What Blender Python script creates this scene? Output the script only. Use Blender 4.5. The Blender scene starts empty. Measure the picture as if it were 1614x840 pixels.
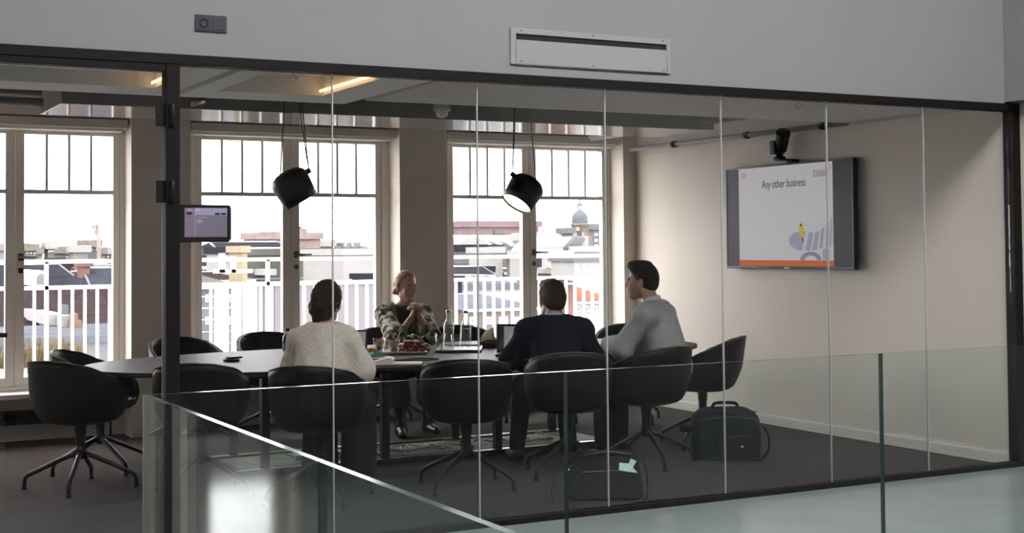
import bpy, bmesh, math, random
import numpy as np
from mathutils import Vector, Matrix
random.seed(7)
SC = bpy.context.scene
COL = SC.collection
# ------------------------------------------------------------------ camera, sky, light, exposure
EYE = 1.52
FPX, CX, CY = 2173.765, 807.0, 322.827
CF = Vector((0.4707142, 0.8816945, 0.0322942)); CR = Vector((0.8822496, -0.470711, -0.0081782)); CU = Vector((-0.0079905, -0.0323411, 0.9994449))
cam_d = bpy.data.cameras.new('camera'); cam = bpy.data.objects.new('camera', cam_d); COL.objects.link(cam)
cam.matrix_world = Matrix(((CR.x, CU.x, -CF.x, 0), (CR.y, CU.y, -CF.y, 0), (CR.z, CU.z, -CF.z, EYE), (0, 0, 0, 1)))
cam_d.sensor_fit = 'HORIZONTAL'; cam_d.sensor_width = 36; cam_d.lens = FPX / 1614 * 36
cam_d.shift_y = -(420 - CY) / 1614; cam_d.clip_start = .05; cam_d.clip_end = 2000
SC.camera = cam
W = bpy.data.worlds.new('overcast_sky'); SC.world = W; W.use_nodes = True
bg = W.node_tree.nodes['Background']; bg.inputs['Color'].default_value = (1.0, .975, .96, 1); bg.inputs['Strength'].default_value = 10.5
SC.view_settings.view_transform = 'Standard'; SC.view_settings.look = 'None'; SC.view_settings.gamma = 1
SC.view_settings.use_curve_mapping = False; SC.view_settings.exposure = 0.14
SC.cycles.max_bounces = 10; SC.cycles.transparent_max_bounces = 40; SC.cycles.diffuse_bounces = 5; SC.cycles.glossy_bounces = 4
SC.cycles.caustics_reflective = False; SC.cycles.caustics_refractive = False
SC.cycles.sample_clamp_indirect = 6.0; SC.cycles.use_denoising = True
def area(name, loc, rot, sx, sy, power, col):
    l = bpy.data.lights.new(name, 'AREA'); l.shape = 'RECTANGLE'; l.size = sx; l.size_y = sy; l.energy = power; l.color = col
    o = bpy.data.objects.new(name, l); o.location = loc; o.rotation_euler = rot; COL.objects.link(o); return o
#area('atrium_skylight', (3.0, 1.2, 5.9), (0, 0, 0), 7.5, 3.4, 150, (.86, .94, 1.0))   # daylight through the atrium's glass roof

# ------------------------------------------------------------------ helpers
def at(px, py, Y):
    """the point of the plane y = Y that stands behind one pixel of the photograph"""
    dvec = CF + CR * ((px - CX) / FPX) - CU * ((py - CY) / FPX); t = Y / dvec.y
    return Vector((dvec.x * t, Y, EYE + dvec.z * t))
def mat(name, col, rough=.6, metal=0., spec=.5, var=0., vscale=8., bump=0., bscale=60., emit=None, estr=0., col2=None, coat=0., stretch=None):
    m = bpy.data.materials.new(name); m.use_nodes = True; nt = m.node_tree; b = nt.nodes['Principled BSDF']
    b.inputs['Base Color'].default_value = (*col, 1); b.inputs['Roughness'].default_value = rough; b.inputs['Metallic'].default_value = metal
    b.inputs['Specular IOR Level'].default_value = spec; b.inputs['Coat Weight'].default_value = coat
    tc = None
    if var or col2 or bump: 
        tc = nt.nodes.new('ShaderNodeTexCoord'); src = tc.outputs['Object']
        if stretch:
            mp = nt.nodes.new('ShaderNodeMapping'); mp.inputs['Scale'].default_value = stretch; nt.links.new(src, mp.inputs['Vector']); src = mp.outputs['Vector']
    if var or col2:
        n = nt.nodes.new('ShaderNodeTexNoise'); n.inputs['Scale'].default_value = vscale; n.inputs['Detail'].default_value = 5
        nt.links.new(src, n.inputs['Vector'])
        r = nt.nodes.new('ShaderNodeValToRGB'); nt.links.new(n.outputs['Fac'], r.inputs['Fac'])
        c2 = col2 if col2 else tuple(min(1, c * (1 + var)) for c in col); c1 = col if col2 else tuple(c * (1 - var) for c in col)
        r.color_ramp.elements[0].position = .35; r.color_ramp.elements[1].position = .65
        r.color_ramp.elements[0].color = (*c1, 1); r.color_ramp.elements[1].color = (*c2, 1)
        nt.links.new(r.outputs['Color'], b.inputs['Base Color'])
    if bump:
        n2 = nt.nodes.new('ShaderNodeTexNoise'); n2.inputs['Scale'].default_value = bscale; n2.inputs['Detail'].default_value = 3
        nt.links.new(src, n2.inputs['Vector'])
        bp = nt.nodes.new('ShaderNodeBump'); bp.inputs['Strength'].default_value = bump; bp.inputs['Distance'].default_value = .01
        nt.links.new(n2.outputs['Fac'], bp.inputs['Height']); nt.links.new(bp.outputs['Normal'], b.inputs['Normal'])
    if emit: b.inputs['Emission Color'].default_value = (*emit, 1); b.inputs['Emission Strength'].default_value = estr
    return m
def glass(name, tint, f0=.04, rough=0.0):
    """thin clear glass: Schlick mix of a clear and a mirror shader"""
    m = bpy.data.materials.new(name); m.use_nodes = True; nt = m.node_tree; nt.nodes.clear()
    N = nt.nodes.new; L = nt.links.new
    out = N('ShaderNodeOutputMaterial'); mix = N('ShaderNodeMixShader'); tr = N('ShaderNodeBsdfTransparent'); gl = N('ShaderNodeBsdfGlossy')
    tr.inputs['Color'].default_value = (*tint, 1); gl.inputs['Roughness'].default_value = rough; gl.inputs['Color'].default_value = (.95, .97, .97, 1)
    lw = N('ShaderNodeLayerWeight'); lw.inputs['Blend'].default_value = .5
    pw = N('ShaderNodeMath'); pw.operation = 'POWER'; pw.inputs[1].default_value = 5; L(lw.outputs['Facing'], pw.inputs[0])
    ma = N('ShaderNodeMath'); ma.operation = 'MULTIPLY_ADD'; ma.inputs[1].default_value = 1 - f0; ma.inputs[2].default_value = f0; L(pw.outputs[0], ma.inputs[0])
    L(ma.outputs[0], mix.inputs['Fac']); L(tr.outputs[0], mix.inputs[1]); L(gl.outputs[0], mix.inputs[2]); L(mix.outputs[0], out.inputs['Surface'])
    return m
class MB:
    """collects shapes into one mesh"""
    def __init__(s): s.v = []; s.f = []; s.m = []; s.sm = []; s.cur = 0; s.smooth = False; s.T = Matrix.Identity(4)
    def add(s, vs, fs, smooth=None):
        o = len(s.v); s.v += [tuple(s.T @ Vector(v)) for v in vs]
        s.f += [tuple(i + o for i in f) for f in fs]; s.m += [s.cur] * len(fs); s.sm += [s.smooth if smooth is None else smooth] * len(fs); return s
    def box(s, x0, x1, y0, y1, z0, z1):
        return s.add([(x0, y0, z0), (x1, y0, z0), (x1, y1, z0), (x0, y1, z0), (x0, y0, z1), (x1, y0, z1), (x1, y1, z1), (x0, y1, z1)],
                     [(0, 3, 2, 1), (4, 5, 6, 7), (0, 1, 5, 4), (1, 2, 6, 5), (2, 3, 7, 6), (3, 0, 4, 7)], False)
    def cyl(s, a, b, r, r2=None, n=16, caps=True):
        a = Vector(a); b = Vector(b); r2 = r if r2 is None else r2; d = (b - a).normalized()
        u = d.orthogonal().normalized(); w = d.cross(u); vs = []
        for P, q in ((a, r), (b, r2)): vs += [P + (u * math.cos(2 * math.pi * i / n) + w * math.sin(2 * math.pi * i / n)) * q for i in range(n)]
        s.add(vs, [(i, (i + 1) % n, n + (i + 1) % n, n + i) for i in range(n)], True)
        if caps: s.add(vs, [tuple(reversed(range(n))), tuple(range(n, 2 * n))], False)
        return s
    def tube(s, pts, r, n=8, r2=None):
        pts = [Vector(p) for p in pts]; k = len(pts); rs = [r + ((r2 if r2 is not None else r) - r) * i / (k - 1) for i in range(k)]
        vs = []; u = None
        for i, P in enumerate(pts):
            d = (pts[min(i + 1, k - 1)] - pts[max(i - 1, 0)]).normalized()
            u = d.orthogonal().normalized() if u is None else (u - d * u.dot(d)).normalized()
            w = d.cross(u); vs += [P + (u * math.cos(2 * math.pi * j / n) + w * math.sin(2 * math.pi * j / n)) * rs[i] for j in range(n)]
        fs = [(i * n + j, i * n + (j + 1) % n, (i + 1) * n + (j + 1) % n, (i + 1) * n + j) for i in range(k - 1) for j in range(n)]
        fs += [tuple(reversed(range(n))), tuple(range((k - 1) * n, k * n))]
        return s.add(vs, fs, True)
    def lathe(s, prof, c=(0, 0, 0), n=32, close=False):
        """prof: (radius, height) pairs turned about a vertical axis through c"""
        vs = []; k = len(prof)
        for r, z in prof: vs += [(c[0] + r * math.cos(2 * math.pi * j / n), c[1] + r * math.sin(2 * math.pi * j / n), c[2] + z) for j in range(n)]
        fs = [(i * n + j, i * n + (j + 1) % n, (i + 1) * n + (j + 1) % n, (i + 1) * n + j) for i in range(k - 1) for j in range(n)]
        if close: fs += [tuple(reversed(range(n))), tuple(range((k - 1) * n, k * n))]
        return s.add(vs, fs, True)
    def prism(s, poly, z0, z1, axis='z'):
        n = len(poly)
        def P(a, b, h): return {'z': (a, b, h), 'y': (a, h, b), 'x': (h, a, b)}[axis]
        vs = [P(a, b, z0) for a, b in poly] + [P(a, b, z1) for a, b in poly]
        return s.add(vs, [tuple(reversed(range(n))), tuple(range(n, 2 * n))] + [(i, (i + 1) % n, n + (i + 1) % n, n + i) for i in range(n)], False)
    def ball(s, c, r, n=16):
        r = (r, r, r) if not hasattr(r, '__len__') else r; k = n // 2
        prof = [(math.sin(math.pi * i / k), -math.cos(math.pi * i / k)) for i in range(k + 1)]
        vs = [(c[0] + r[0] * a * math.cos(2 * math.pi * j / n), c[1] + r[1] * a * math.sin(2 * math.pi * j / n), c[2] + r[2] * z) for a, z in prof for j in range(n)]
        return s.add(vs, [(i * n + j, i * n + (j + 1) % n, (i + 1) * n + (j + 1) % n, (i + 1) * n + j) for i in range(k) for j in range(n)], True)
    def mesh(s, name, mats, bevel=0., seg=2, weld=True, recalc=True):
        me = bpy.data.meshes.new(name); me.from_pydata(s.v, [], s.f)
        for m in (mats if isinstance(mats, (list, tuple)) else [mats]): me.materials.append(m)
        me.polygons.foreach_set('material_index', s.m); me.polygons.foreach_set('use_smooth', s.sm)
        bm = bmesh.new(); bm.from_mesh(me)
        if weld: bmesh.ops.remove_doubles(bm, verts=bm.verts, dist=1e-5)
        if recalc: bmesh.ops.recalc_face_normals(bm, faces=bm.faces)
        if bevel:
            es = [e for e in bm.edges if len(e.link_faces) == 2 and e.calc_face_angle(0) > .6]
            bmesh.ops.bevel(bm, geom=es, offset=bevel, segments=seg, affect='EDGES', profile=.5)
        bm.to_mesh(me); bm.free(); me.update(); return me
    def build(s, name, mats, parent=None, bevel=0., seg=2, recalc=True):
        o = bpy.data.objects.new(name, s.mesh(name, mats, bevel, seg, recalc=recalc)); COL.objects.link(o)
        if parent is not None: o.parent = parent
        return o
def tag(o, label, cat, group=None, kind=None):
    o['label'] = label; o['category'] = cat
    if group: o['group'] = group
    if kind: o['kind'] = kind
    return o
def thing(name, label, cat, loc=(0, 0, 0), rz=0., group=None, kind=None):
    o = bpy.data.objects.new(name, None); COL.objects.link(o); o.location = loc; o.rotation_euler = (0, 0, rz); o.empty_display_size = .1
    return tag(o, label, cat, group, kind)
def copy_tree(o, parent=None):
    c = o.copy(); COL.objects.link(c)
    if parent is not None: c.parent = parent
    for ch in list(o.children): copy_tree(ch, c)
    return c
def curve_pts(pts, n=8):
    """Catmull-Rom through the points"""
    P = [Vector(p) for p in pts]; P = [P[0] * 2 - P[1]] + P + [P[-1] * 2 - P[-2]]; out = []
    for i in range(1, len(P) - 2):
        for j in range(n):
            t = j / n; a, b, c, e = P[i - 1], P[i], P[i + 1], P[i + 2]
            out.append(.5 * ((2 * b) + (c - a) * t + (2 * a - 5 * b + 4 * c - e) * t * t + (3 * b - a - 3 * c + e) * t ** 3))
    return out + [P[-2]]
def text(name, body, size, material, parent, loc, rot, depth=.0008, align='LEFT', sx=1.0):
    cu = bpy.data.curves.new(name + '_type', 'FONT'); cu.body = body; cu.size = size; cu.extrude = depth; cu.align_x = align; cu.materials.append(material)
    f = bpy.data.objects.new(name + '_type', cu); COL.objects.link(f); bpy.context.view_layer.update()
    me = bpy.data.meshes.new_from_object(f.evaluated_get(bpy.context.evaluated_depsgraph_get())); bpy.data.objects.remove(f); me.materials.clear(); me.materials.append(material)
    o = bpy.data.objects.new(name, me); COL.objects.link(o); o.parent = parent; o.location = loc; o.rotation_euler = rot; o.scale = (sx, 1, 1); return o

# ------------------------------------------------------------------ materials
M = {}
M['plaster_cool'] = mat('painted_plaster', (.275, .286, .288), .8, spec=.2, var=.02, vscale=2.)
M['beige_wall'] = mat('beige_wall', (.80, .725, .66), .7, var=.015, vscale=3.)
M['white_paint'] = mat('white_wood_paint', (.74, .70, .65), .45)
M['trim_white'] = mat('skirting_paint', (.78, .75, .71), .5)
M['ceiling'] = mat('ceiling_paint', (.62, .58, .55), .8)
M['rear_wall'] = mat('far_atrium_wall', (.16, .16, .165), .8)
M['raft'] = mat('white_raft', (.80, .80, .79), .7)
M['dark_ceiling'] = mat('plenum_paint', (.16, .15, .145), .8)
M['lacquer'] = mat('lacquered_duct', (.30, .29, .28), .12, spec=.8)
M['black_frame'] = mat('black_steel_frame', (.009, .0075, .008), .55, spec=.2)
M['black'] = mat('black_plastic', (.010, .009, .009), .5, spec=.3)
M['black_matte'] = mat('black_rubber', (.01, .01, .01), .8)
M['chrome'] = mat('brushed_metal', (.55, .54, .52), .25, metal=1.)
M['steel_dark'] = mat('dark_metal', (.12, .115, .11), .35, metal=.8)
M['pane'] = glass('clear_glass', (.975, .98, .98))
M['win_glass'] = glass('window_glass', (.985, .99, .99), .035)
M['rail_glass'] = glass('green_tinted_glass', (.950, .988, .972), .04)
M['rail_edge'] = mat('glass_edge', (.045, .085, .085), .18, spec=.7, coat=.25)
M['rail_end'] = mat('glass_end_lit_tint', (.36, .47, .47), .15, spec=.9)  # corner end face: edge lighting and reflection put into a pale base colour
M['joint'] = mat('silicone_joint', (.50, .50, .50), .35)
M['shell'] = mat('chair_shell_leather', (.008, .0058, .0055), .5, spec=.25, bump=.03, bscale=500.)
M['chair_metal'] = mat('chair_base_black', (.010, .010, .010), .33)
M['piping'] = mat('chair_piping', (.11, .09, .085), .6)
M['table'] = mat('dark_table_laminate', (.036, .033, .036), .5, var=.08, vscale=40., spec=.07)
M['table_edge'] = mat('dark_table_edge', (.012, .011, .011), .5)
M['white'] = mat('white_gloss', (.8, .8, .78), .35)
M['paper'] = mat('paper', (.80, .77, .70), .8)
M['white_metal'] = mat('white_painted_metal', (.80, .79, .78), .5)
# ------------------------------------------------------------------ setting
GY, XR, WY, FY = 6.796, 7.553, 11.82, 11.53      # glass wall, right wall, window plane, inner face of the piers
ZT = 2.497
def structure(o, label, cat): return tag(o, label, cat, kind='structure')
carpet = mat('carpet', (.050, .038, .037), .95, col2=(.083, .064, .062), vscale=260., bump=.5, bscale=500., spec=.1)
veil_grey = mat('carpet_veil_grey', (.056, .049, .047), .95, col2=(.088, .078, .074), vscale=260., bump=.5, bscale=500., spec=.1)  # carpet greyed in its colour to imitate the reflection veil on the glass
polished = mat('polished_floor', (.34, .37, .38), .13, var=.08, vscale=1.6, spec=.55)
def floor_piece(name, m, x0, x1, y0, y1, label, z1=0., z0=-.2):
    return structure(MB().box(x0, x1, y0, y1, z0, z1).build(name, m), label, 'floor')
floor_piece('floor', carpet, .6, XR, GY, WY + .02, 'dark brown purple carpet of the meeting room')
floor_piece('floor_reflection_veil', veil_grey, .66, 5.56, GY + .03, 8.97, 'painted grey reflection veil on the carpet nearest the glass wall', .002, -.1)  # added sheet that carries the painted veil over the carpet
m = MB(); m.box(-4, .6, GY, WY + .02, -.2, -.0005); m.box(-4, 1.0, -6, GY, -.2, -.0005); m.box(1.0, 11, 5.02, GY, -.2, -.0005)
structure(m.build('floor_atrium', polished), 'polished blue grey floor outside the glass wall', 'floor')
structure(MB().box(1.0, 11, -6, 5.02, -3.4, -3.2).build('floor_lower', polished), 'lower storey floor at the bottom of the stair void', 'floor')
# bulkhead over the glass, the atrium shell
m = MB(); m.box(-4, 7.47, GY - .03, GY + .2, ZT, 5.9); structure(m.build('wall_front', M['plaster_cool']), 'pale grey bulkhead wall above the black framed glazing', 'wall')
m = MB(); m.box(7.47, 8.25, -6, GY + .2, ZT + .01, 5.9); structure(m.build('wall_return', M['plaster_cool']), 'pale bulkhead returning toward the viewer at the far right', 'wall')
m = MB(); m.box(7.605, 8.25, GY - .10, GY + .2, -3.2, ZT + .01); structure(m.build('wall_pier', M['beige_wall']), 'pale wall strip to the right of the black end post', 'wall')
m = MB(); m.box(7.59, 7.9, GY - .115, GY - .10, 0, .09); structure(m.build('baseboard_pier', M['trim_white']), 'short white skirting at the foot of the pale wall strip', 'baseboard')
m = MB(); m.box(8.1, 8.25, -6, GY - .1, -3.2, ZT + .02); structure(m.build('wall_atrium_right', M['rear_wall']), 'wall along the right of the stair void', 'wall')
m = MB(); m.box(-4.15, -4, -6, WY + .2, -.2, 5.9); structure(m.build('wall_left', M['plaster_cool']), 'white side wall at the far left', 'wall')
m = MB(); m.box(-4, 8.1, -6.15, -6, -3.4, 5.9); structure(m.build('wall_rear', M['rear_wall']), 'grey wall behind the viewer', 'wall')
m = MB(); m.box(-4.1, 8.2, -6.1, 1.2, 5.9, 6.1); m.box(-4.1, 8.2, 4.0, GY + .2, 5.9, 6.1); m.box(-4.1, .2, 1.2, 4.0, 5.9, 6.1); m.box(7.4, 8.2, 1.2, 4.0, 5.9, 6.1); structure(m.build('ceiling_atrium', M['plaster_cool']), 'white atrium ceiling around the glass roof', 'ceiling')
m = MB(); m.box(1.0, 1.05, -6, 5.0, -3.2, -.2); m.box(1.0, 8.1, 5.0, 5.05, -3.2, -.2); structure(m.build('wall_void', M['plaster_cool']), 'walls of the stair void below the glass railing', 'wall')
structure(MB().box(.56, .66, GY + .05, FY, 0, 3.0).build('wall_room_left', M['beige_wall']), 'left partition wall of the meeting room beyond the glass door', 'wall')
# right wall with skirting
structure(MB().box(XR, XR + .2, GY + .03, WY + .2, 0, 3.0).build('wall_right', M['beige_wall']), 'beige wall that carries the television', 'wall')
m = MB(); m.box(XR - .016, XR, GY + .03, FY, 0, .070); m.box(XR - .012, XR, GY + .03, FY, .070, .078)
structure(m.build('baseboard_right', M['trim_white']), 'white skirting along the foot of the television wall', 'baseboard')
# window wall
WINS = [(-1.62, -.28), (0.80, 2.59), (3.085, 5.0), (5.475, 7.41)]
PANES = [((-1.49, -.94), (-.60, -.40)), ((.925, 1.640), (1.785, 2.497)), ((3.250, 3.978), (4.134, 4.868)), ((5.662, 6.406), (6.560, 7.320))]
ZS, ZG0, ZB0, ZB1, ZG1, ZH = .40, .515, 2.008, 2.042, 2.497, 2.63
m = MB(); xs = [-4] + [v for w in WINS for v in w] + [XR]
for i in range(0, len(xs), 2): m.box(xs[i], xs[i + 1], FY, WY + .16, 0, 3.0)
for a, b in WINS:
    m.box(a, b, FY, WY + .16, ZH, 3.0); m.box(a, b, WY, WY + .16, 0, ZS)
structure(m.build('wall_back', M['beige_wall']), 'beige window wall with deep piers between the window recesses', 'wall')
m = MB()
for i in range(0, len(xs), 2): m.box(xs[i], xs[i + 1], FY - .014, FY, 0, .078)
for a, b in WINS: m.box(a, b, WY - .014, WY, 0, .078)
structure(m.build('baseboard_back', M['trim_white']), 'white skirting under the windows', 'baseboard')
WL = ['', 'tall white double window beside the glass door, leftmost of three', 'tall white double window behind the woman in the cream sweater', 'tall white double window behind the man in the navy suit']
for k, ((a, b), pp) in enumerate(zip(WINS, PANES)):
    w = thing('window_%d' % k if k else 'window_4', WL[k] or 'tall white double window outside the left edge of the photo', 'window', kind='structure')
    f = MB(); y0, y1 = WY - .05, WY + .06
    f.box(a, pp[0][0] - .055, y0, y1, ZS, ZH); f.box(pp[1][1] + .055, b, y0, y1, ZS, ZH)
    f.box(a, b, y0, y1, ZG1 + .03, ZH); f.box(a, b, y0, y1, ZS, ZG0 - .07)
    f.build('window_frame', M['white_paint'], w, .004, 1)
    h = MB(); h.box(a + .02, b - .02, FY + .02, WY - .06, 2.545, ZH - .012); h.box(a + .05, b - .05, FY + .06, WY - .08, 2.522, 2.545)
    h.build('header_case', M['white_paint'], w, .003, 1)
    MB().box(a - .0, b + .0, FY - .03, WY - .04, ZS - .035, ZS + .005).build('window_sill', M['white_paint'], w, .004, 1)
    mid = (pp[0][1] + pp[1][0]) / 2
    for s, (p0, p1) in enumerate(pp):
        fx0 = p0 - .055 if s == 0 else mid + .002; fx1 = p1 + .055 if s == 1 else mid - .002
        z = MB(); yy0, yy1 = WY - .035, WY + .03
        z.box(fx0, p0, yy0, yy1, ZG0 - .07, ZG1 + .03); z.box(p1, fx1, yy0, yy1, ZG0 - .07, ZG1 + .03)
        z.box(p0, p1, yy0, yy1, ZG0 - .07, ZG0); z.box(p0, p1, yy0, yy1, ZG1, ZG1 + .03); z.box(p0, p1, yy0, yy1, ZB0, ZB1)
        for i in (1, 2, 3):
            xx = p0 + (p1 - p0) * i / 4; z.box(xx - .011, xx + .011, yy0 + .01, yy1 - .01, ZB1, ZG1)
        sh = z.build('window_sash', M['white_paint'], w, .003, 1)
        g = MB().box(p0 - .005, p1 + .005, WY - .004, WY + .004, ZG0 - .005, ZG1 + .005).build('pane', M['win_glass'], sh)
        if s == 1:
            hd = MB(); x = mid + .045; zz = 1.49
            hd.cyl((x, WY - .035, zz), (x, WY - .085, zz), .011); hd.cyl((x - .01, WY - .08, zz), (x + .13, WY - .08, zz), .009)
            hd.box(x - .02, x + .02, WY - .042, WY - .034, zz - .03, zz + .03); hd.box(x - .018, x + .018, WY - .042, WY - .034, zz - .13, zz - .09)
            hd.cyl((x, WY - .06, zz - .11), (x, WY - .035, zz - .11), .01)
            hd.build('window_handle', M['steel_dark'], sh)
# finned radiator under the left window
rad = thing('finned_radiator', 'black finned tube radiator low under the leftmost window', 'radiator', (0, 0, 0))
m = MB(); m.cyl((.85, WY - .12, .20), (2.30, WY - .12, .20), .028)
m.build('heating_tube', M['black'], rad)
m = MB()
for i in range(88): x = .86 + i * .0163; m.box(x, x + .003, WY - .165, WY - .075, .142, .258)
m.build('fins', M['black'], rad)
m = MB(); m.tube([(2.28, WY - .12, .2), (2.42, WY - .12, .2), (2.46, WY - .12, .17), (2.46, WY - .12, 0)], .010); m.cyl((2.46, WY - .12, .19), (2.46, WY - .12, .25), .018)
m.build('valve_pipe', M['chrome'], rad)
for x in (1.0, 1.9):
    MB().box(x, x + .03, WY - .12, WY - .001, .19, .21).build('wall_bracket', M['black'], rad)
# ceilings, rafts, duct, pipes
structure(MB().box(3.36, XR, GY + .03, 8.3, 2.49, 2.57).build('ceiling', M['ceiling']), 'plain beige ceiling panel inside along the glass', 'ceiling')
structure(MB().box(-4, XR, GY + .03, FY, 2.92, 3.0).build('ceiling_upper', M['dark_ceiling']), 'dark upper ceiling above the ducts', 'ceiling')
led = mat('warm_led', (.9, .6, .3), .5, emit=(1., .56, .24), estr=3.6)
def raft(x0, x1, rx0, rx1, label, ls=.45):
    t = thing('ceiling_raft', label, 'ceiling panel', (0, 0, 0), group=None, kind='structure'); y0, y1 = GY + .035, 8.52; ry0, ry1 = GY + .2, 8.12
    m = MB(); z0, z1 = 2.487, 2.53
    m.box(x0, rx0, y0, y1, z0, z1); m.box(rx1, x1, y0, y1, z0, z1); m.box(rx0, rx1, y0, ry0, z0, z1); m.box(rx0, rx1, ry1, y1, z0, z1)
    m.build('raft_border', M['raft'], t)
    a = .10; m = MB(); m.box(rx0 + a, rx1 - a, ry0 + a, ry1 - a, 2.58, 2.62)
    m.build('raised_panel', M['raft'], t)
    m = MB(); m.box(rx0 - .03, rx1 + .03, ry0 - .03, ry1 + .03, 2.66, 2.69); 
    for q in ((rx0 - .03, rx0, ry0, ry1), (rx1, rx1 + .03, ry0, ry1), (rx0, rx1, ry0 - .03, ry0), (rx0, rx1, ry1, ry1 + .03)): m.box(q[0], q[1], q[2], q[3], z1, 2.66)
    m.build('recess_lining', M['raft'], t)
    m = MB(); m.box(rx1 - .026, rx1 - .020, GY + ls, ry1 - .02, 2.505, 2.52)
    m.build('light_strip', led, t); return t
raft(.68, 2.13, .8, 1.96, 'white ceiling raft with recess and warm strip light above the glass door', .82)
raft(2.19, 3.30, 2.34, 3.0, 'white ceiling raft with recess and warm strip light right of the door post')
m = MB(); m.box(1.69, 7.10, 9.6, 10.43, 2.527, 2.78); o = m.build('ceiling_duct', M['lacquer'], None, .004, 1)
tag(o, 'long grey lacquered box duct under the ceiling that mirrors the windows', 'duct')
def hanger(x, y, z, root):
    MB().cyl((x, y, z), (x, y, 2.93), .005, n=6).build('hanger_rod', M['steel_dark'], root)
pw = mat('duct_grey', (.34, .33, .32), .5)
t = thing('ceiling_pipe', 'thick grey pipe with coupling at the right end of the duct', 'pipe')
m = MB(); m.cyl((6.98, 8.9, 2.62), (6.98, 11.4, 2.62), .055); m.build('pipe_run', pw, t)
MB().cyl((6.98, 9.9, 2.62), (6.98, 10.05, 2.62), .068).build('coupling', M['steel_dark'], t); hanger(6.98, 9.3, 2.6, t)
t = thing('wall_conduit', 'thin grey conduit under the ceiling along the television wall', 'pipe')
m = MB(); m.cyl((7.47, 8.35, 2.50), (7.47, 11.5, 2.50), .022); m.build('pipe_run', pw, t)
for y in (8.6, 9.6, 10.7): MB().cyl((7.47, y, 2.50), (7.47, y + .06, 2.50), .032).build('coupling', M['black'], t)
for y in (9.0, 10.2, 11.2): MB().box(7.46, 7.555, y, y + .03, 2.49, 2.51).build('wall_clip', M['steel_dark'], t)
for i, (dz, lab) in enumerate(((2.56, 'lowest of the grey pipes at top left above the first window'), (2.64, 'middle one of the grey pipes at top left above the first window'), (2.72, 'topmost of the grey pipes at top left above the first window'))):
    o = thing('ceiling_pipe', lab, 'pipe', group='pipes above the first window'); MB().cyl((.67, 9.9 + .05 * i, dz), (1.62, 9.9 + .05 * i, dz), .03).build('pipe_run', pw, o); hanger(1.2, 9.9 + .05 * i, dz, o); hanger(.9, 9.9 + .05 * i, dz, o)
def sprinkler(x, y, z, label):
    t = thing('sprinkler_head', label, 'sprinkler', (x, y, z))
    MB().lathe([(.001, 0), (.045, 0), (.045, -.006), (.012, -.012), (.012, -.02)], n=20).build('cover_plate', M['white'], t)
    m = MB(); m.cyl((-.012, 0, -.015), (-.02, 0, -.04), .0035, n=8); m.cyl((.012, 0, -.015), (.02, 0, -.04), .0035, n=8); m.cyl((-.02, 0, -.04), (0, 0, -.055), .0035, n=8); m.cyl((.02, 0, -.04), (0, 0, -.055), .0035, n=8)
    m.build('yoke', M['chrome'], t); MB().lathe([(.001, -.056), (.02, -.056), (.02, -.059), (.001, -.059)], n=16).build('deflector', M['chrome'], t)
sprinkler(2.67, 7.66, 2.58, 'sprinkler head on the raft above the left pendant lamp')
sprinkler(5.95, 7.12, 2.49, 'sprinkler head on the ceiling above the television')
t = thing('ceiling_camera', 'small grey spotlight on the duct face above the second window', 'spotlight', (2.60, 9.6, 2.56))
m = MB(); m.cyl((0, 0, .02), (0, -.05, .02), .012); m.build('arm', M['steel_dark'], t); m = MB(); m.cyl((-.05, -.05, .0), (.05, -.06, .03), .024); m.build('lamp_body', M['chrome'], t)
t = thing('motion_detector', 'white motion detector hanging on the duct between the second and third windows', 'detector', (4.50, 9.56, 2.60))
m = MB(); m.box(-.055, .055, -.03, .04, 0, .05); m.build('housing', M['white'], t, .006); m = MB(); m.lathe([(.07, 0), (.068, -.012), (.05, -.018), (.045, -.05), (.02, -.065), (.001, -.068)], n=24); m.build('lens', M['white'], t)
# ------------------------------------------------------------------ glazed partition
gp = thing('wall_glazing', 'frameless glass wall in black steel frame along the meeting room', 'glass wall', kind='structure')
m = MB(); m.box(.56, 7.6, GY - .045, GY + .045, 2.446, ZT); m.build('top_rail', M['black_frame'], gp, .003, 1)
m = MB(); m.box(1.753, 7.6, GY - .03, GY + .03, 0, .036); m.build('bottom_rail', M['black_frame'], gp, .003, 1)
m = MB(); m.box(7.527, 7.60, GY - .045, GY + .045, .036, 2.446); m.build('end_post', M['black_frame'], gp, .003, 1)
m = MB(); m.box(1.684, 1.753, GY - .045, GY + .045, 0, 2.446); m.build('door_post', M['black_frame'], gp, .003, 1)
m = MB(); m.box(.66, .72, GY - .045, GY + .045, 0, 2.446); m.build('door_post', M['black_frame'], gp, .003, 1)
seams = [1.753, 2.565, 3.412, 4.242, 5.073, 5.904, 6.734, 7.527]
for a, b in zip(seams[:-1], seams[1:]):
    MB().box(a + .003, b - .003, GY - .006, GY + .006, .036, 2.446).build('pane', M['pane'], gp)
for s in seams[1:-1]:
    MB().box(s - .003, s + .003, GY - .0065, GY + .0065, .036, 2.446).build('joint', M['joint'], gp)
d = thing('door_1', 'frameless glass door with black hinges at the left', 'door', kind='structure')
MB().box(.735, 1.676, GY - .006, GY + .006, .012, 2.405).build('door_leaf', M['pane'], d)
m = MB(); m.box(.72, 1.684, GY - .04, GY + .04, 2.412, 2.446); m.build('door_head', M['black_frame'], d, .002, 1)
for z0, z1 in ((2.140, 2.250), (1.765, 1.872)):
    m = MB(); m.box(1.640, 1.706, GY - .022, GY - .007, z0, z1); m.cyl((1.714, GY - .056, z0 + .002), (1.714, GY - .056, z1 - .002), .011); m.box(1.70, 1.716, GY - .06, GY - .02, z0, z1)
    for zz in (z0 + .022, z1 - .022): m.cyl((1.660, GY - .022, zz), (1.660, GY - .026, zz), .006, n=10)
    m.build('hinge', M['black'], d, .002, 1)
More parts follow.
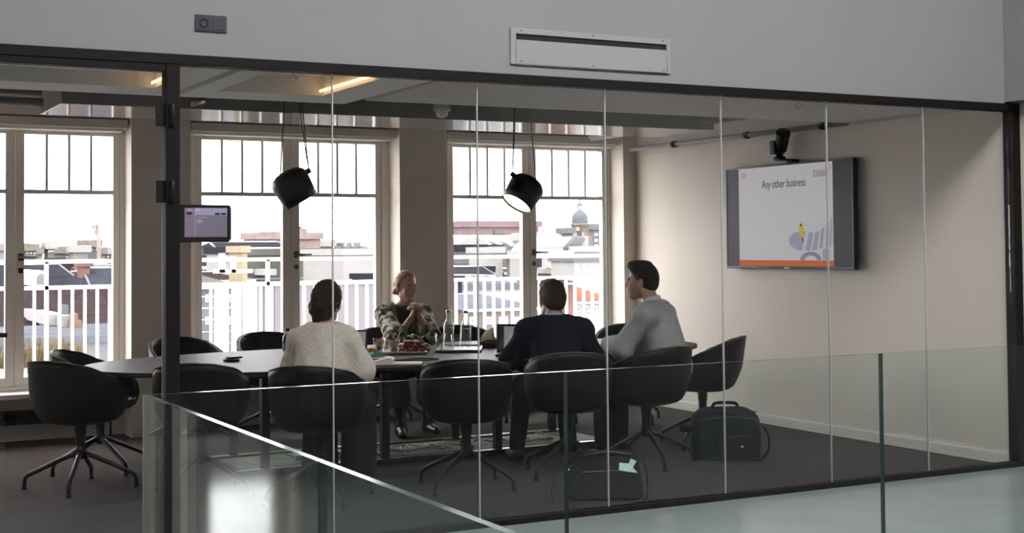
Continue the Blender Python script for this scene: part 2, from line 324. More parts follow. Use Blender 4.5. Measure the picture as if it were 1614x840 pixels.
m = MB(); m.cyl((.80, GY - .065, 1.144), (.945, GY - .065, 1.144), .011); m.cyl((.81, GY - .06, 1.144), (.81, GY - .006, 1.144), .012); m.box(.78, .84, GY - .02, GY - .006, 1.09, 1.2); m.build('door_handle', M['black'], d)
# room booking tablet on the post
t = thing('booking_tablet', 'black room booking tablet with grey screen fixed beside the door post', 'tablet', (0, 0, 0))
Y0 = GY - .02
m = MB(); m.prism([(1.750, 1.568), (2.000, 1.568), (2.008, 1.580), (2.012, 1.584), (2.012, 1.742), (2.002, 1.754), (1.750, 1.754)], Y0 - .022, Y0, 'y'); m.build('tablet_case', M['black'], t, .002, 1)
m = MB(); m.box(1.753, 2.0, Y0, GY - .0061, 1.6, 1.73); m.build('mount_plate', M['black'], t)
sc = mat('tablet_screen', (.10, .09, .12), .3, emit=(.105, .092, .125), estr=.75); sc2 = mat('tablet_header', (.16, .15, .22), .3, emit=(.19, .18, .27), estr=.8); sc3 = mat('tablet_side', (.12, .09, .12), .3, emit=(.125, .095, .12), estr=.75); ink = mat('tablet_text', (.3, .3, .35), .5, emit=(.42, .40, .46), estr=.7)
m = MB(); m.cur = 0; m.box(1.829, 1.990, Y0 - .0228, Y0 - .021, 1.594, 1.702); m.cur = 1; m.box(1.829, 1.990, Y0 - .0228, Y0 - .021, 1.702, 1.738); m.cur = 2; m.box(1.776, 1.829, Y0 - .0228, Y0 - .021, 1.594, 1.738)
s = m.build('tablet_screen', [sc, sc2, sc3], t)
Y1 = Y0 - .0234
for x0, x1, z0, z1 in ((1.836, 1.890, 1.691, 1.6925), (1.838, 1.862, 1.680, 1.6815), (1.838, 1.868, 1.6705, 1.6735), (1.838, 1.858, 1.6625, 1.664), (1.834, 1.840, 1.726, 1.731), (1.843, 1.849, 1.726, 1.731), (1.782, 1.822, 1.7215, 1.7225), (1.789, 1.811, 1.7285, 1.7315), (1.781, 1.789, 1.677, 1.679), (1.828, 1.8292, 1.594, 1.738)): MB().box(x0, x1, Y1, Y0 - .022, z0, z1).build('text_line', ink, s)
for x0, x1, z0, z1 in ((1.786, 1.812, 1.705, 1.7165), (1.928, 1.954, 1.704, 1.7135), (1.960, 1.984, 1.704, 1.7135)): MB().box(x0, x1, Y1, Y0 - .022, z0, z1).build('screen_button', M['black'], s)
# socket and vent on the bulkhead
BF = GY - .03
grey_pl = mat('anthracite_plastic', (.050, .055, .066), .4)
t = thing('wall_socket', 'anthracite double socket plate on the bulkhead above the door', 'socket', (0, 0, 0))
a = at(307, 21.5, BF); b = at(357, 53.5, BF); x0, x1, z0, z1 = a.x, b.x, 2.628, 2.714
zc = (a.z + b.z) / 2; z0, z1 = zc - .042, zc + .042; mid = (x0 + x1) / 2
MB().box(x0, x1, BF - .009, BF, z0, z1).build('plate', grey_pl, t, .003, 1)
m = MB(); cx = (x0 + mid) / 2 + .003; m.lathe([(.0215, 0), (.0215, .003), (.0185, .0035), (.018, -.004), (.0, -.004)], n=28)
m.T = Matrix.Identity(4); o = m.build('outlet', M['black'], t); o.rotation_euler = (math.pi / 2, 0, 0); o.location = (cx, BF - .0105, zc)
m = MB(); r = .031
for q in ((cx - r, cx + r, zc + .026, zc + r), (cx - r, cx + r, zc - r, zc - .026), (cx - r, cx - .026, zc - .026, zc + .026), (cx + .026, cx + r, zc - .026, zc + .026)): m.box(q[0], q[1], BF - .0115, BF - .008, q[2], q[3])
m.build('outlet_frame', grey_pl, t); cx2 = (mid + x1) / 2 - .003
MB().box(cx2 - r, cx2 + r, BF - .0125, BF - .008, zc - r, zc + r).build('blank_cover', grey_pl, t, .002, 1)
t = thing('air_vent', 'pale slot air vent panel in the bulkhead wall', 'vent', (0, 0, 0))
vx0, vx1 = at(803.5, 70, BF).x, at(1055, 90, BF).x; vz0, vz1 = at(930, 109, BF).z, at(930, 53.5, BF).z
sx0, sx1 = at(812, 60, BF).x, at(1049, 75, BF).x; sz0, sz1 = at(930, 71, BF).z, at(930, 62, BF).z
vm = mat('vent_paint', (.33, .34, .345), .6, spec=.2)
m = MB(); Y = BF - .012
m.box(vx0, sx0, Y, BF, vz0, vz1); m.box(sx1, vx1, Y, BF, vz0, vz1); m.box(sx0, sx1, Y, BF, sz1, vz1); m.box(sx0, sx1, Y, BF, vz0, sz0)
m.build('vent_panel', vm, t, .0015, 1)
MB().box(sx0, sx1, BF - .003, BF - .0005, sz0, sz1).build('slot', M['black_matte'], t)
MB().box(vx0 + .03, vx1 - .03, Y - .003, Y, vz0 + .004, vz0 + .032).build('lower_strip', vm, t)
for fx in (.06, .5, .95):
    for zz in (vz1 - .012, vz0 + .018): 
        o = MB().cyl((vx0 + (vx1 - vx0) * fx, Y, zz), (vx0 + (vx1 - vx0) * fx, Y - .005, zz), .004, n=10).build('screw', M['steel_dark'], t)
# ------------------------------------------------------------------ glass railing around the stair void
RX, RY, RZ, TH = 1.208, 5.08, 1.0, .021
def rail_pane(x0, x1, y0, y1, parent):
    m = MB(); m.box(x0, x1, y0, y1, -.18, RZ); o = m.build('pane', [M['rail_glass'], M['rail_edge'], M['rail_end']], parent)
    lx, ly = x1 - x0, y1 - y0
    for p in o.data.polygons:
        n = p.normal
        if abs(n.z) > .9 or (abs(n.x) > .9 and lx > ly) or (abs(n.y) > .9 and ly > lx): p.material_index = 2 if n.x < -.9 and lx > ly and p.center.x < 1.3 else 1
    return o
bx = [RX - TH, at(893, 587, RY).x, at(1390, 557, RY).x, 8.09]
t = thing('glass_railing', 'clear glass railing run parallel to the meeting room wall', 'railing')
for i in range(3): rail_pane(bx[i] + (.004 if i else 0), bx[i + 1] - .004, RY, RY + TH, t)
m = MB(); m.box(RX - TH, 8.09, RY - .03, RY + TH + .02, -.28, -.10); m.build('clamp_profile', M['steel_dark'], t)
t = thing('glass_railing', 'clear glass railing run coming toward the viewer from the corner', 'railing')
ys = [RY - .003, 3.25, 1.4, -.6]
for i in range(3): rail_pane(RX - TH, RX, ys[i + 1] + .004, ys[i] - (.004 if i else 0), t)
m = MB(); m.box(RX - TH - .02, RX + .03, -.6, RY - .03, -.28, -.10); m.build('clamp_profile', M['steel_dark'], t)
# ------------------------------------------------------------------ tub chairs
def rim_z(th):
    K = [(0, .84), (25, .833), (50, .805), (80, .735), (110, .660), (130, .598), (145, .525), (158, .472), (180, .452)]
    a = abs(math.degrees(th))
    for (a0, z0), (a1, z1) in zip(K[:-1], K[1:]):
        if a <= a1:
            t = (a - a0) / (a1 - a0); t = t * t * (3 - 2 * t) * .35 + t * .65
            return z0 + (z1 - z0) * t
    return K[-1][1]
def tub(off, zoff, n=64, k=12):
    vs = []
    for i in range(k + 1):
        t = i / k
        for j in range(n):
            th = 2 * math.pi * j / n - math.pi; zr = rim_z(th) + (.0 if off == 0 else 0)
            if t < .3:
                q = t / .3 * math.pi / 2; r = .10 + .150 * math.sin(q); z = .415 + zoff + .055 * (1 - math.cos(q))
            else:
                q = (t - .3) / .7; z = .47 + zoff + (zr - .47 - zoff) * q if zr > .47 + zoff else .47 + zoff + (zr - .47 - zoff) * q
                h = max(0, z - .47); r = .250 + .047 * min(1, (h / .13)) ** .6 - .004 * q * q
            r -= off * min(1, t / .15)
            e = 2.35; c, s = math.cos(th), math.sin(th); f = (abs(c) ** e + abs(s) ** e) ** (-1 / e)
            y = -c * f * r * .97; x = s * f * r
            y -= .055 * max(0, z - .5) / .34 * max(0, c)
            vs.append((x, y, z))
    return vs
def make_chair(label):
    t = thing('tub_chair', label, 'chair', group='black tub chairs around the meeting table')
    n, k = 64, 12; m = MB(); vo, vi = tub(0, 0), tub(.024, .028)
    fs = [(i * n + j, i * n + (j + 1) % n, (i + 1) * n + (j + 1) % n, (i + 1) * n + j) for i in range(k) for j in range(n)]
    N = len(vo); fi = [tuple(reversed([a + N for a in f])) for f in fs]
    rim = [(k * n + j, k * n + (j + 1) % n, N + k * n + (j + 1) % n, N + k * n + j) for j in range(n)]
    m.add(vo + vi, fs + fi + rim + [tuple(reversed(range(n))), tuple(range(N, N + n))], True); m.build('shell', M['shell'], t)
    p = MB()
    for ring in (vo, vi):
        L = [Vector(v) + Vector((0, 0, .001)) for v in ring[k * n:]]; L = L[6:-5]; p.tube(L, .0035, 6)
    p.build('piping', M['piping'], t)
    c = MB(); c.T = Matrix.Diagonal((1, .96, 1, 1)); c.lathe([(.001, .462), (.15, .462), (.205, .466), (.226, .480), (.222, .496), (.19, .505), (.10, .508), (.001, .509)], n=40); c.build('seat_cushion', M['shell'], t)
    b = MB(); b.lathe([(.001, .418), (.075, .418), (.070, .408), (.038, .402), (.035, .34), (.031, .338), (.029, .255), (.036, .245), (.036, .200), (.022, .185), (.001, .183)], n=24); b.build('swivel_column', M['chair_metal'], t)
    for q in range(4):
        a = math.pi / 4 + q * math.pi / 2; d = Vector((math.cos(a), math.sin(a), 0)); l = MB()
        pts = [d * .018 + Vector((0, 0, .225)), d * .10 + Vector((0, 0, .195)), d * .22 + Vector((0, 0, .140)), d * .325 + Vector((0, 0, .091)), d * .343 + Vector((0, 0, .078)), d * .351 + Vector((0, 0, .055)), d * .353 + Vector((0, 0, .022))]
        l.tube(pts, .0165, 10, .0125); lo = l.build('leg', M['chair_metal'], t)
        MB().cyl(d * .353 + Vector((0, 0, .024)), d * .353, .0135, .0165, 12).build('glide', M['black_matte'], lo)
    return t
CH = [  # x, y, facing (deg), base turn relative to the seat, label
 (1.75, 9.23, 38, -15, 'black tub chair nearest the left edge, at the pointed end of the table'),
 (2.01, 9.90, -28, 0, 'black tub chair half hidden behind the one at the left edge'),
 (2.38, 8.63, 62, 20, 'empty black tub chair just behind the black door post, back to the glass'),
 (2.94, 8.04, 54, -5, 'black tub chair under the woman in the cream sweater'),
 (3.915, 7.98, 66, 10, 'empty black tub chair between the cream sweater woman and the man in the navy suit'),
 (4.74, 8.10, 68, 0, 'black tub chair under the man in the navy suit'),
 (5.44, 8.20, 98, 24, 'black tub chair under the man in the grey sweater'),
 (6.32, 8.74, 135, 30, 'empty black tub chair at the right end of the table, above the laptop bag'),
 (2.86, 10.72, -80, 0, 'dark tub chair across the table directly behind the black door post'),
 (3.62, 10.95, -92, 10, 'dark tub chair across the table between door post and the cream sweater woman'),
 (4.73, 11.02, -90, 0, 'dark tub chair under the blonde woman in the patterned jacket'),
 (5.36, 10.92, -98, 20, 'dark tub chair across the table behind the water carafes'),
 (6.02, 10.72, -110, 0, 'dark tub chair across the table, mostly hidden behind the navy suit man'),
 (6.62, 10.28, -130, 0, 'dark tub chair across the table behind the clasped hands of the grey sweater man')]
proto = make_chair(CH[0][4])
for i, (x, y, a, bt, lab) in enumerate(CH):
    o = proto if i == 0 else copy_tree(proto)
    o.location = (x, y, .003); o.rotation_euler.z = math.radians(a - 90); o['label'] = lab
    for c in o.children:
        if c.name.startswith('leg'): c.rotation_euler.z = math.radians(bt)
# ------------------------------------------------------------------ meeting table
TC, TA, TB, TN, TZ = (4.22, 9.46), 2.40, 1.06, 2.3, .75
t = thing('meeting_table', 'long dark oval boardroom table with steel frame', 'table', (0, 0, 0))
def tp(k, f=1., n=120):
    a = 2 * math.pi * k / n; c, s = math.cos(a), math.sin(a)
    return (TC[0] + math.copysign(abs(c) ** (2 / TN), c) * TA * f, TC[1] + math.copysign(abs(s) ** (2 / TN), s) * TB * f)
m = MB(); n = 120
rings = [(1., TZ), (1., TZ - .022), (.955, TZ - .04)]
vs = [(*tp(k, f), z) for f, z in rings for k in range(n)]
m.add(vs, [tuple(range(n))], False); m.cur = 1
m.add(vs, [(i * n + j, i * n + (j + 1) % n, (i + 1) * n + (j + 1) % n, (i + 1) * n + j) for i in range(2) for j in range(n)] + [tuple(reversed(range(2 * n, 3 * n)))], False)
m.build('tabletop', [M['table'], M['table_edge']], t)
fr = mat('table_frame_steel', (.016, .016, .017), .3, spec=.7)
m = MB()
for y in (9.10, 9.83): m.box(2.75, 5.75, y - .03, y + .03, TZ - .09, TZ - .04)
for x in (2.78, 4.2, 5.72): m.box(x - .03, x + .03, 9.07, 9.86, TZ - .09, TZ - .04)
m.build('top_frame', fr, t, .003, 1)
for y in (9.10, 9.83): MB().box(2.70, 5.80, y - .035, y + .035, .012, .048).build('floor_rail', fr, t, .004, 1)
for x in (2.94, 3.82, 4.72, 5.6):
    for y in (9.10, 9.83): MB().box(x - .028, x + .028, y - .028, y + .028, .045, TZ - .06).build('leg', fr, t, .003, 1)
m = MB(); m.box(2.8, 5.7, 9.2, 9.73, .030, .042); m.build('cable_tray', mat('cable_tray', (.22, .16, .11), .7, var=.3, vscale=9.), t)
# loose cables on the tray
cols = [(.35, .28, .18), (.5, .48, .44), (.03, .03, .03), (.28, .2, .12), (.03, .03, .03), (.45, .4, .3)]
clab = ['tan cable coiled on the floor tray under the table, left part', 'pale grey cable looping on the floor tray under the table middle', 'black cable running along the floor tray under the table', 'brown cable bundled on the floor tray near the middle legs', 'black cable hanging from the tabletop to the floor near the table middle', 'beige cable curling on the floor tray under the navy suit man']
for i, cc in enumerate(cols):
    rr = random.Random(i); x = [3.3, 3.9, 3.2, 4.0, 4.42, 4.7][i]
    if i == 4: pts = [(4.42, 9.12, .66), (4.40, 9.05, .45), (4.46, 9.03, .25), (4.40, 9.06, .12), (4.5, 9.2, .055), (4.62, 9.3, .05)]
    else:
        pts = []
        for j in range(14): pts.append((x + j * .055 + rr.uniform(-.06, .06), 9.42 + .17 * math.sin(j * 1.9 + i) + rr.uniform(-.05, .05), .052 + abs(rr.gauss(0, .014))))
    tag(MB().tube(curve_pts(pts, 6), .006, 6).build('power_cable', mat('cable_sheath', cc, .5)), clab[i], 'cable', 'cables under the table')
t = thing('power_strip', 'pale power strip lying on the floor tray beneath the table', 'power strip', (3.42, 9.40, .043), .1)
MB().box(-.17, .17, -.025, .025, 0, .035).build('strip_body', M['white'], t, .004, 1)
for k in range(4): MB().cyl((-.12 + k * .075, 0, .035), (-.12 + k * .075, 0, .037), .017).build('outlet', M['steel_dark'], t)
# ------------------------------------------------------------------ things on the table
def R28(x, y, c, rz): return (c[0] + x * math.cos(rz) - y * math.sin(rz), c[1] + x * math.sin(rz) + y * math.cos(rz))
VA = -.49
t = thing('water_bottle', 'clear plastic water bottle with blue label left of the cream sweater woman', 'bottle', (3.16, 9.27, TZ))
gl = glass('bottle_plastic', (.93, .95, .98), .05, .02); water = glass('water', (.97, .985, .99), .03)
m = MB(); m.lathe([(.001, 0), (.030, 0), (.034, .008), (.034, .05), (.032, .06), (.034, .07), (.034, .15), (.030, .175), (.014, .20), (.013, .215)], n=24); m.build('bottle_body', gl, t)
m = MB(); m.lathe([(.0345, .075), (.0345, .125)], n=24); m.build('paper_label', mat('blue_label', (.10, .20, .55), .5), t); m = MB(); m.lathe([(.001, .212), (.016, .212), (.016, .232), (.001, .233)], n=20); m.build('bottle_cap', mat('dark_cap', (.02, .03, .06), .4), t)
t = thing('table_microphone', 'small black round table microphone in front of the door post chair', 'microphone', (2.83, 9.50, TZ), .3)
m = MB(); m.lathe([(.001, 0), (.05, 0), (.058, .006), (.058, .014), (.05, .02), (.001, .022)], n=28); m.build('foot', M['black'], t); m = MB(); m.box(-.03, .075, -.03, .03, .020, .034); m.build('touch_plate', M['black'], t, .006)
def laptop(name, label, loc, rz, ang, w, h, scr):
    t = thing(name, label, 'laptop', (loc[0], loc[1], TZ), rz)
    MB().box(-w / 2, w / 2, -h / 2 - .02, h / 2, .002, .016).build('keyboard_deck', M['black'], t, .004)
    MB().box(-w / 2 + .02, w / 2 - .02, -.02, h / 2 - .02, .016, .0175).build('keys', M['black_matte'], t)
    l = MB(); l.T = Matrix.Translation((0, h / 2, .014)) @ Matrix.Rotation(ang, 4, 'X'); l.box(-w / 2, w / 2, -.004, .005, 0, h); lo = l.build('lid', M['black'], t, .003, 1)
    s = MB(); s.T = l.T; s.box(-w / 2 + .012, w / 2 - .012, -.0048, -.004, .015, h - .012); s.build('screen', scr[0], lo)
    if len(scr) > 1:
        s = MB(); s.T = l.T; s.box(scr[2], scr[3], -.0056, -.0047, .018, h - .02); s.build('document_page', scr[1], lo)
        s = MB(); s.T = l.T
        for q in range(3): s.box(scr[2] + .06, scr[2] + .13, -.0060, -.0055, .034 + q * .007, .036 + q * .007)
        s.box(scr[2] + .03, scr[3] - .03, -.0060, -.0055, h - .045, h - .043); s.build('screen_lines', M['steel_dark'], lo)
    return t
dark_scr = mat('dark_screen', (.02, .02, .025), .25, emit=(.02, .02, .025), estr=.4)
page = mat('screen_page', (.2, .2, .22), .3, emit=(.20, .205, .22), estr=.8)
laptop('laptop', 'open black laptop in front of the cream sweater woman, seen from its side', (3.32, 8.66), math.radians(-28), -.25, .33, .225, (page,))
laptop('laptop', 'open black laptop with a grey page on screen left of the navy suit man', (4.78, 8.86), math.radians(-30), -.32, .34, .215, (dark_scr, page, -.115, .06))
# open notebook
t = thing('notebook', 'open notebook with a curled up page at the table edge', 'notebook', (3.665, 8.60, TZ), VA)
MB().box(-.20, .21, -.085, .085, 0, .005).build('cover', M['black'], t)
m = MB(); m.box(.005, .20, -.08, .08, .005, .016); m.build('right_pages', M['paper'], t, .002, 1)
m = MB(); pr = [(-.195, .006), (-.15, .016), (-.10, .030), (-.05, .045), (-.02, .052), (.0, .050), (.012, .038), (.010, .018), (.004, .006)]
m.smooth = False; m.prism(pr, -.08, .08, 'y'); m.build('left_pages', M['paper'], t)
o = MB().cyl((-.07, -.11, .006), (.07, -.095, .006), .0045, n=10).build('pen', M['chrome']); o.location = (3.83, 8.80, TZ); o.rotation_euler.z = -.2; tag(o, 'slim pen lying behind the open notebook', 'pen')
pts = [(3.80, 8.86, .757), (3.98, 8.92, .757), (4.12, 8.84, .757), (4.02, 8.76, .757), (3.86, 8.80, .757), (3.72, 9.02, .757), (3.66, 9.2, .757), (3.56, 9.3, .757)]
tag(MB().tube(curve_pts(pts, 8), .005, 6).build('charging_cable', M['black']), 'black cable looped on the table behind the notebook', 'cable')
# food
t = thing('napkin', 'teal paper napkin under the bread rolls', 'napkin', (3.84, 9.38, TZ), .3)
m = MB(); m.add([(-.10, -.09, .001), (.10, -.08, .003), (.09, .08, .02), (-.08, .09, .012), (.0, -.02, .035)], [(0, 1, 4), (1, 2, 4), (2, 3, 4), (3, 0, 4), (3, 2, 1, 0)], False); m.build('folded_sheet', mat('teal_paper', (.10, .48, .40), .8), t)
bread = mat('bread_crust', (.50, .28, .10), .75, col2=(.72, .52, .28), vscale=25., bump=.2)
for i, (x, y, r, lab) in enumerate(((3.72, 9.47, .050, 'pale bread roll at the left beside the teal napkin'), (3.79, 9.52, .055, 'bread roll in the middle behind the teal napkin'), (3.88, 9.50, .045, 'bread roll at the right behind the teal napkin'))):
    b = MB(); b.ball((0, 0, r * .62), (r * 1.15, r * .9, r * .62)); o = b.build('bread_roll', bread); o.location = (x, y, TZ); o.rotation_euler.z = i; tag(o, lab, 'bread', 'bread rolls by the napkin')
t = thing('paper_sheet', 'white paper sheet beneath the napkin and bread', 'paper', (3.80, 9.42, TZ), -.3); MB().box(-.17, .17, -.12, .12, 0, .0012).build('sheet', M['paper'], t)
plate = mat('white_ceramic', (.72, .71, .69), .2)
def tray(x, y, w, dd, m_, label, z=TZ):
    t = thing('serving_platter', label, 'platter', (x, y, z), VA)
    b = MB(); b.box(-w / 2 + .015, w / 2 - .015, -dd / 2 + .015, dd / 2 - .015, 0, .008); b.build('platter_base', m_, t, .002, 1)
    r = MB(); h = .022
    for (a0, a1, b0, b1) in ((-w / 2, w / 2, -dd / 2, -dd / 2 + .018), (-w / 2, w / 2, dd / 2 - .018, dd / 2), (-w / 2, -w / 2 + .018, -dd / 2 + .018, dd / 2 - .018), (w / 2 - .018, w / 2, -dd / 2 + .018, dd / 2 - .018)): r.box(a0, a1, b0, b1, .006, h)
    r.build('platter_rim', m_, t, .004, 1); return t
tray(4.18, 9.62, .40, .52, plate, 'white serving platter heaped with food in front of the blonde woman')
tray(4.66, 9.60, .34, .62, mat('grey_tray', (.34, .33, .32), .35), 'grey tray carrying the glasses and the water carafes')
clear = glass('clear_tumbler', (.93, .94, .94), .06)
carrot = mat('carrot_orange', (.62, .16, .03), .5, col2=(.75, .30, .07), vscale=60.)
greens = mat('salad_green', (.10, .17, .04), .6, col2=(.22, .28, .07), vscale=50.)
red = mat('cherry_tomato_red', (.20, .035, .02), .35, col2=(.30, .085, .045), vscale=30.)
for i, (x, y, lab) in enumerate(((4.03, 9.70, 'plastic cup of orange salad farther left on the platter'), (4.06, 9.49, 'plastic cup of orange and green salad nearest on the platter'))):
    t = thing('salad_cup', lab, 'cup', (x, y, TZ + .009)); m = MB(); m.lathe([(.001, 0), (.034, 0), (.046, .095), (.047, .097), (.044, .095), (.033, .003), (.001, .003)], n=28); m.build('cup_wall', clear, t)
    m = MB(); rr = random.Random(i)
    for q in range(26): a = rr.uniform(0, 6.28); r = .026 * math.sqrt(rr.random()); m.ball((r * math.cos(a), r * math.sin(a), .048 + rr.random() * .034), rr.uniform(.008, .012), 8)
    m.build('orange_filling', carrot, t); m = MB()
    for q in range(16): a = rr.uniform(0, 6.28); r = .02 * math.sqrt(rr.random()); m.ball((r * math.cos(a), r * math.sin(a), .015 + rr.random() * .024), rr.uniform(.008, .012), 8)
    m.build('green_filling', greens, t)
    MB().cyl((.01, 0, .06), (.06, .02, .15), .003, n=6).build('fork_handle', M['white'], t)
rr = random.Random(3); k = 0
for lay, (nx, ny) in enumerate(((7, 6), (6, 5), (4, 3))):
    for i in range(nx):
        for j in range(ny):
            x, y = (i - (nx - 1) / 2) * .036 + .055, (j - (ny - 1) / 2) * .036; X_, Y_ = R28(x + rr.uniform(-.011, .011), y + rr.uniform(-.011, .011), (4.22, 9.62), VA)
            if k == 0:
                b = MB(); b.ball((0, 0, 0), (.0165, .0165, .015), 12); first = b.build('cherry_tomato', red); tag(first, 'small red cherry tomato in the heap on the white platter', 'tomato', 'cherry tomatoes on the platter'); o = first
            else: o = first.copy(); COL.objects.link(o)
            o.location = (X_, Y_, TZ + .0245 + lay * .024 + rr.uniform(-.002, .007)); k += 1
t = thing('salad_leaves', 'green salad leaves on top of the tomato heap', 'salad', (4.33, 9.74, TZ + .085), kind=None)
m = MB(); rr = random.Random(9)
for q in range(9):
    a = rr.uniform(0, 6.28); c = Vector((rr.uniform(-.05, .05), rr.uniform(-.05, .05), rr.uniform(.0, .02))); d = Vector((math.cos(a), math.sin(a), rr.uniform(.2, .8))) * .05; s = d.cross(Vector((0, 0, 1))).normalized() * .022; up = Vector((0, 0, .012))
    m.add([c, c + d * .5 + s, c + d, c + d * .5 - s, c + d * .5 + up], [(0, 1, 4), (1, 2, 4), (2, 3, 4), (3, 0, 4), (0, 3, 2, 1)], False)
m.build('leaves', greens, t)
def tumbler(x, y, lab, h=.105, r=.037):
    t = thing('drinking_glass', lab, 'glass', (x, y, TZ + .009), group='tumblers on the grey tray'); m = MB(); m.lathe([(.001, 0), (r * .82, 0), (r, h), (r - .0025, h), (r * .82 - .003, .008), (.001, .008)], n=28); m.build('glass_wall', clear, t)
tumbler(4.60, 9.82, 'drinking glass farthest back on the grey tray, left of the carafes'); tumbler(4.50, 9.62, 'drinking glass nearest the tomatoes on the grey tray'); tumbler(4.56, 9.46, 'tall drinking glass in front of the carafes', .118, .040)
def carafe(x, y, lab, fill):
    t = thing('water_carafe', lab, 'carafe', (x, y, TZ + .009), group='water carafes on the grey tray')
    m = MB(); pr = [(.001, 0), (.041, 0), (.043, .01), (.043, .165), (.036, .19), (.021, .215), (.019, .25), (.023, .285)]
    m.lathe(pr + [(r - .003, z) for r, z in reversed(pr[4:])] + [(.040, .16), (.040, .006), (.001, .006)], n=28); m.build('glass_wall', clear, t)
    w = MB(); w.lathe([(.001, .007), (.0385, .007), (.0385, fill), (.001, fill)], n=24); w.build('water', water, t)
    c = MB(); c.lathe([(.001, .27), (.0175, .27), (.0205, .29), (.001, .292)], n=20); c.build('stopper', M['chrome'], t)
carafe(4.66, 9.80, 'glass water carafe on the left of the pair', .155); carafe(4.72, 9.62, 'glass water carafe on the right of the pair', .15)
t = thing('pouch', 'dark grey zip pouch lying right of the carafes', 'pouch', (5.05, 9.72, TZ), VA)
m = MB(); m.prism([(-.15, .0), (.15, 0), (.16, .02), (.14, .05), (.06, .062), (-.06, .062), (-.14, .05), (-.16, .02)], -.09, .09, 'y'); m.build('pouch_body', mat('grey_felt', (.055, .055, .055), .9), t, .012); MB().box(-.10, .12, -.092, -.086, .036, .043).build('zip', mat('orange_zip', (.5, .2, .08), .6), t)
t = thing('tent_card', 'white folded tent card standing on the pouch', 'card', (4.98, 9.76, TZ + .063), VA - .3)
m = MB(); m.add([(-.05, -.035, 0), (.05, -.035, 0), (.05, 0, .095), (-.02, 0, .06), (-.05, .035, 0), (.05, .035, 0)], [(0, 1, 2, 3), (3, 2, 5, 4)], False); m.build('folded_card', mat('card', (.62, .64, .52), .7), t)
t = thing('paper_sheet', 'white papers on the table by the clasped hands of the grey sweater man', 'paper', (5.62, 9.02, TZ), .3); MB().box(-.15, .15, -.105, .105, 0, .003).build('sheet', M['paper'], t); 
o = MB().cyl((-.07, 0, .007), (.07, .01, .007), .0045, n=10).build('pen', M['black']); o.location = (5.60, 9.0, TZ); tag(o, 'black pen on the papers by the grey sweater man', 'pen')
# ------------------------------------------------------------------ television, conference camera, pendant lamps
def atx(px, py, X):
    dvec = CF + CR * ((px - CX) / FPX) - CU * ((py - CY) / FPX); t = X / dvec.x
    return Vector((X, dvec.y * t, EYE + dvec.z * t))
TX = XR - .078
t = thing('television', 'large wall television showing a slide titled Any other business', 'television', (0, 0, 0))
y0, y1, z0, z1 = 8.303, 9.949, 1.338, 2.224
MB().box(TX + .006, TX + .05, y0, y1, z0, z1).build('casing', M['black'], t, .004, 1)
m = MB()
b = .014
for q in ((y0, y1, z1 - b, z1), (y0, y1, z0, z0 + .02), (y0, y0 + b, z0 + .02, z1 - b), (y1 - b, y1, z0 + .02, z1 - b)): m.box(TX, TX + .01, *q)
m.build('bezel', mat('gloss_black', (.010, .008, .009), .25, spec=.25), t, .002, 1)
MB().box(TX + .05, XR - .001, y0 + .5, y1 - .5, z0 + .25, z1 - .25).build('wall_mount', M['steel_dark'], t)
scr = mat('tv_side_bars', (.012, .011, .015), .3, spec=.08, emit=(.035, .032, .040), estr=.6)
sl = mat('tv_slide', (.08, .08, .08), .4, spec=.08, emit=(.375, .362, .372), estr=.92)
screen = MB().box(TX + .0045, TX + .008, y0 + b, y1 - b, z0 + .02, z1 - b).build('screen', scr, t)
ya, yb = atx(1164.5, 340, TX).y, atx(1312.5, 340, TX).y; zs0, zs1 = z0 + .022, z1 - b - .002
MB().box(TX + .0035, TX + .0046, yb, ya, zs0, zs1).build('slide', sl, screen)
def em(n, c, s=.8): return mat(n, tuple(x * .25 for x in c), .5, spec=.05, emit=c, estr=s)
orange = em('slide_orange', (.42, .10, .025)); lav = em('slide_lavender', (.27, .255, .335)); lav2 = em('slide_lavender_shade', (.19, .18, .25)); mag = em('slide_magenta', (.42, .13, .34)); yel = em('slide_yellow', (.52, .33, .03)); dk = em('slide_ink', (.05, .045, .055), .7); pale = em('slide_pale', (.40, .39, .43)); slate = em('slide_slate', (.17, .18, .26)); org2 = em('slide_coral', (.45, .20, .14))
MB().box(TX + .0028, TX + .0036, yb, ya, zs0, zs0 + .050).build('footer_band', orange, screen)
def poly(pts, X, mname, mm, parent=screen):
    m = MB(); v = [atx(px, py, X) for px, py in pts]; n = len(v)
    m.add([(X, a.y, a.z) for a in v] + [(X + .0005, a.y, a.z) for a in v], [tuple(range(n)), tuple(reversed(range(n, 2 * n)))] + [(i, (i + 1) % n, n + (i + 1) % n, n + i) for i in range(n)], False)
    return m.build(mname, mm, parent)
def Z3(x, y): return (1230 + x / 8.844, 330 + y / 8.842)
e = [Z3(285 + 165 * math.cos(a), 435 + 128 * math.sin(a) + 0) for a in [2 * math.pi * i / 40 for i in range(40)]]
poly(e, TX + .0030, 'stair_landing', lav)
fan_top = [(300, 300), (350, 300), (400, 308), (450, 325), (490, 330), (530, 300), (570, 275), (605, 245), (640, 210), (670, 180), (700, 140), (716, 110)]
fan_bot = [(240, 565), (300, 570), (350, 575), (400, 575), (445, 572), (500, 560), (545, 548), (575, 540), (640, 535), (690, 515), (712, 490), (722, 465)]
for i in range(len(fan_top) - 1):
    poly([Z3(*fan_top[i]), Z3(*fan_top[i + 1]), Z3(*fan_bot[i + 1]), Z3(*fan_bot[i])], TX + .0027, 'stair_tread', lav if i % 2 == 0 else pale)
    if i > 2: 
        a, c = fan_top[i], fan_bot[i]; poly([Z3(*a), Z3(a[0] + 7, a[1]), Z3(c[0] + 9, c[1]), Z3(*c)], TX + .0022, 'stair_riser', lav2)
arch = [(275 + 0, 705)] + [Z3(0, 0)] * 0
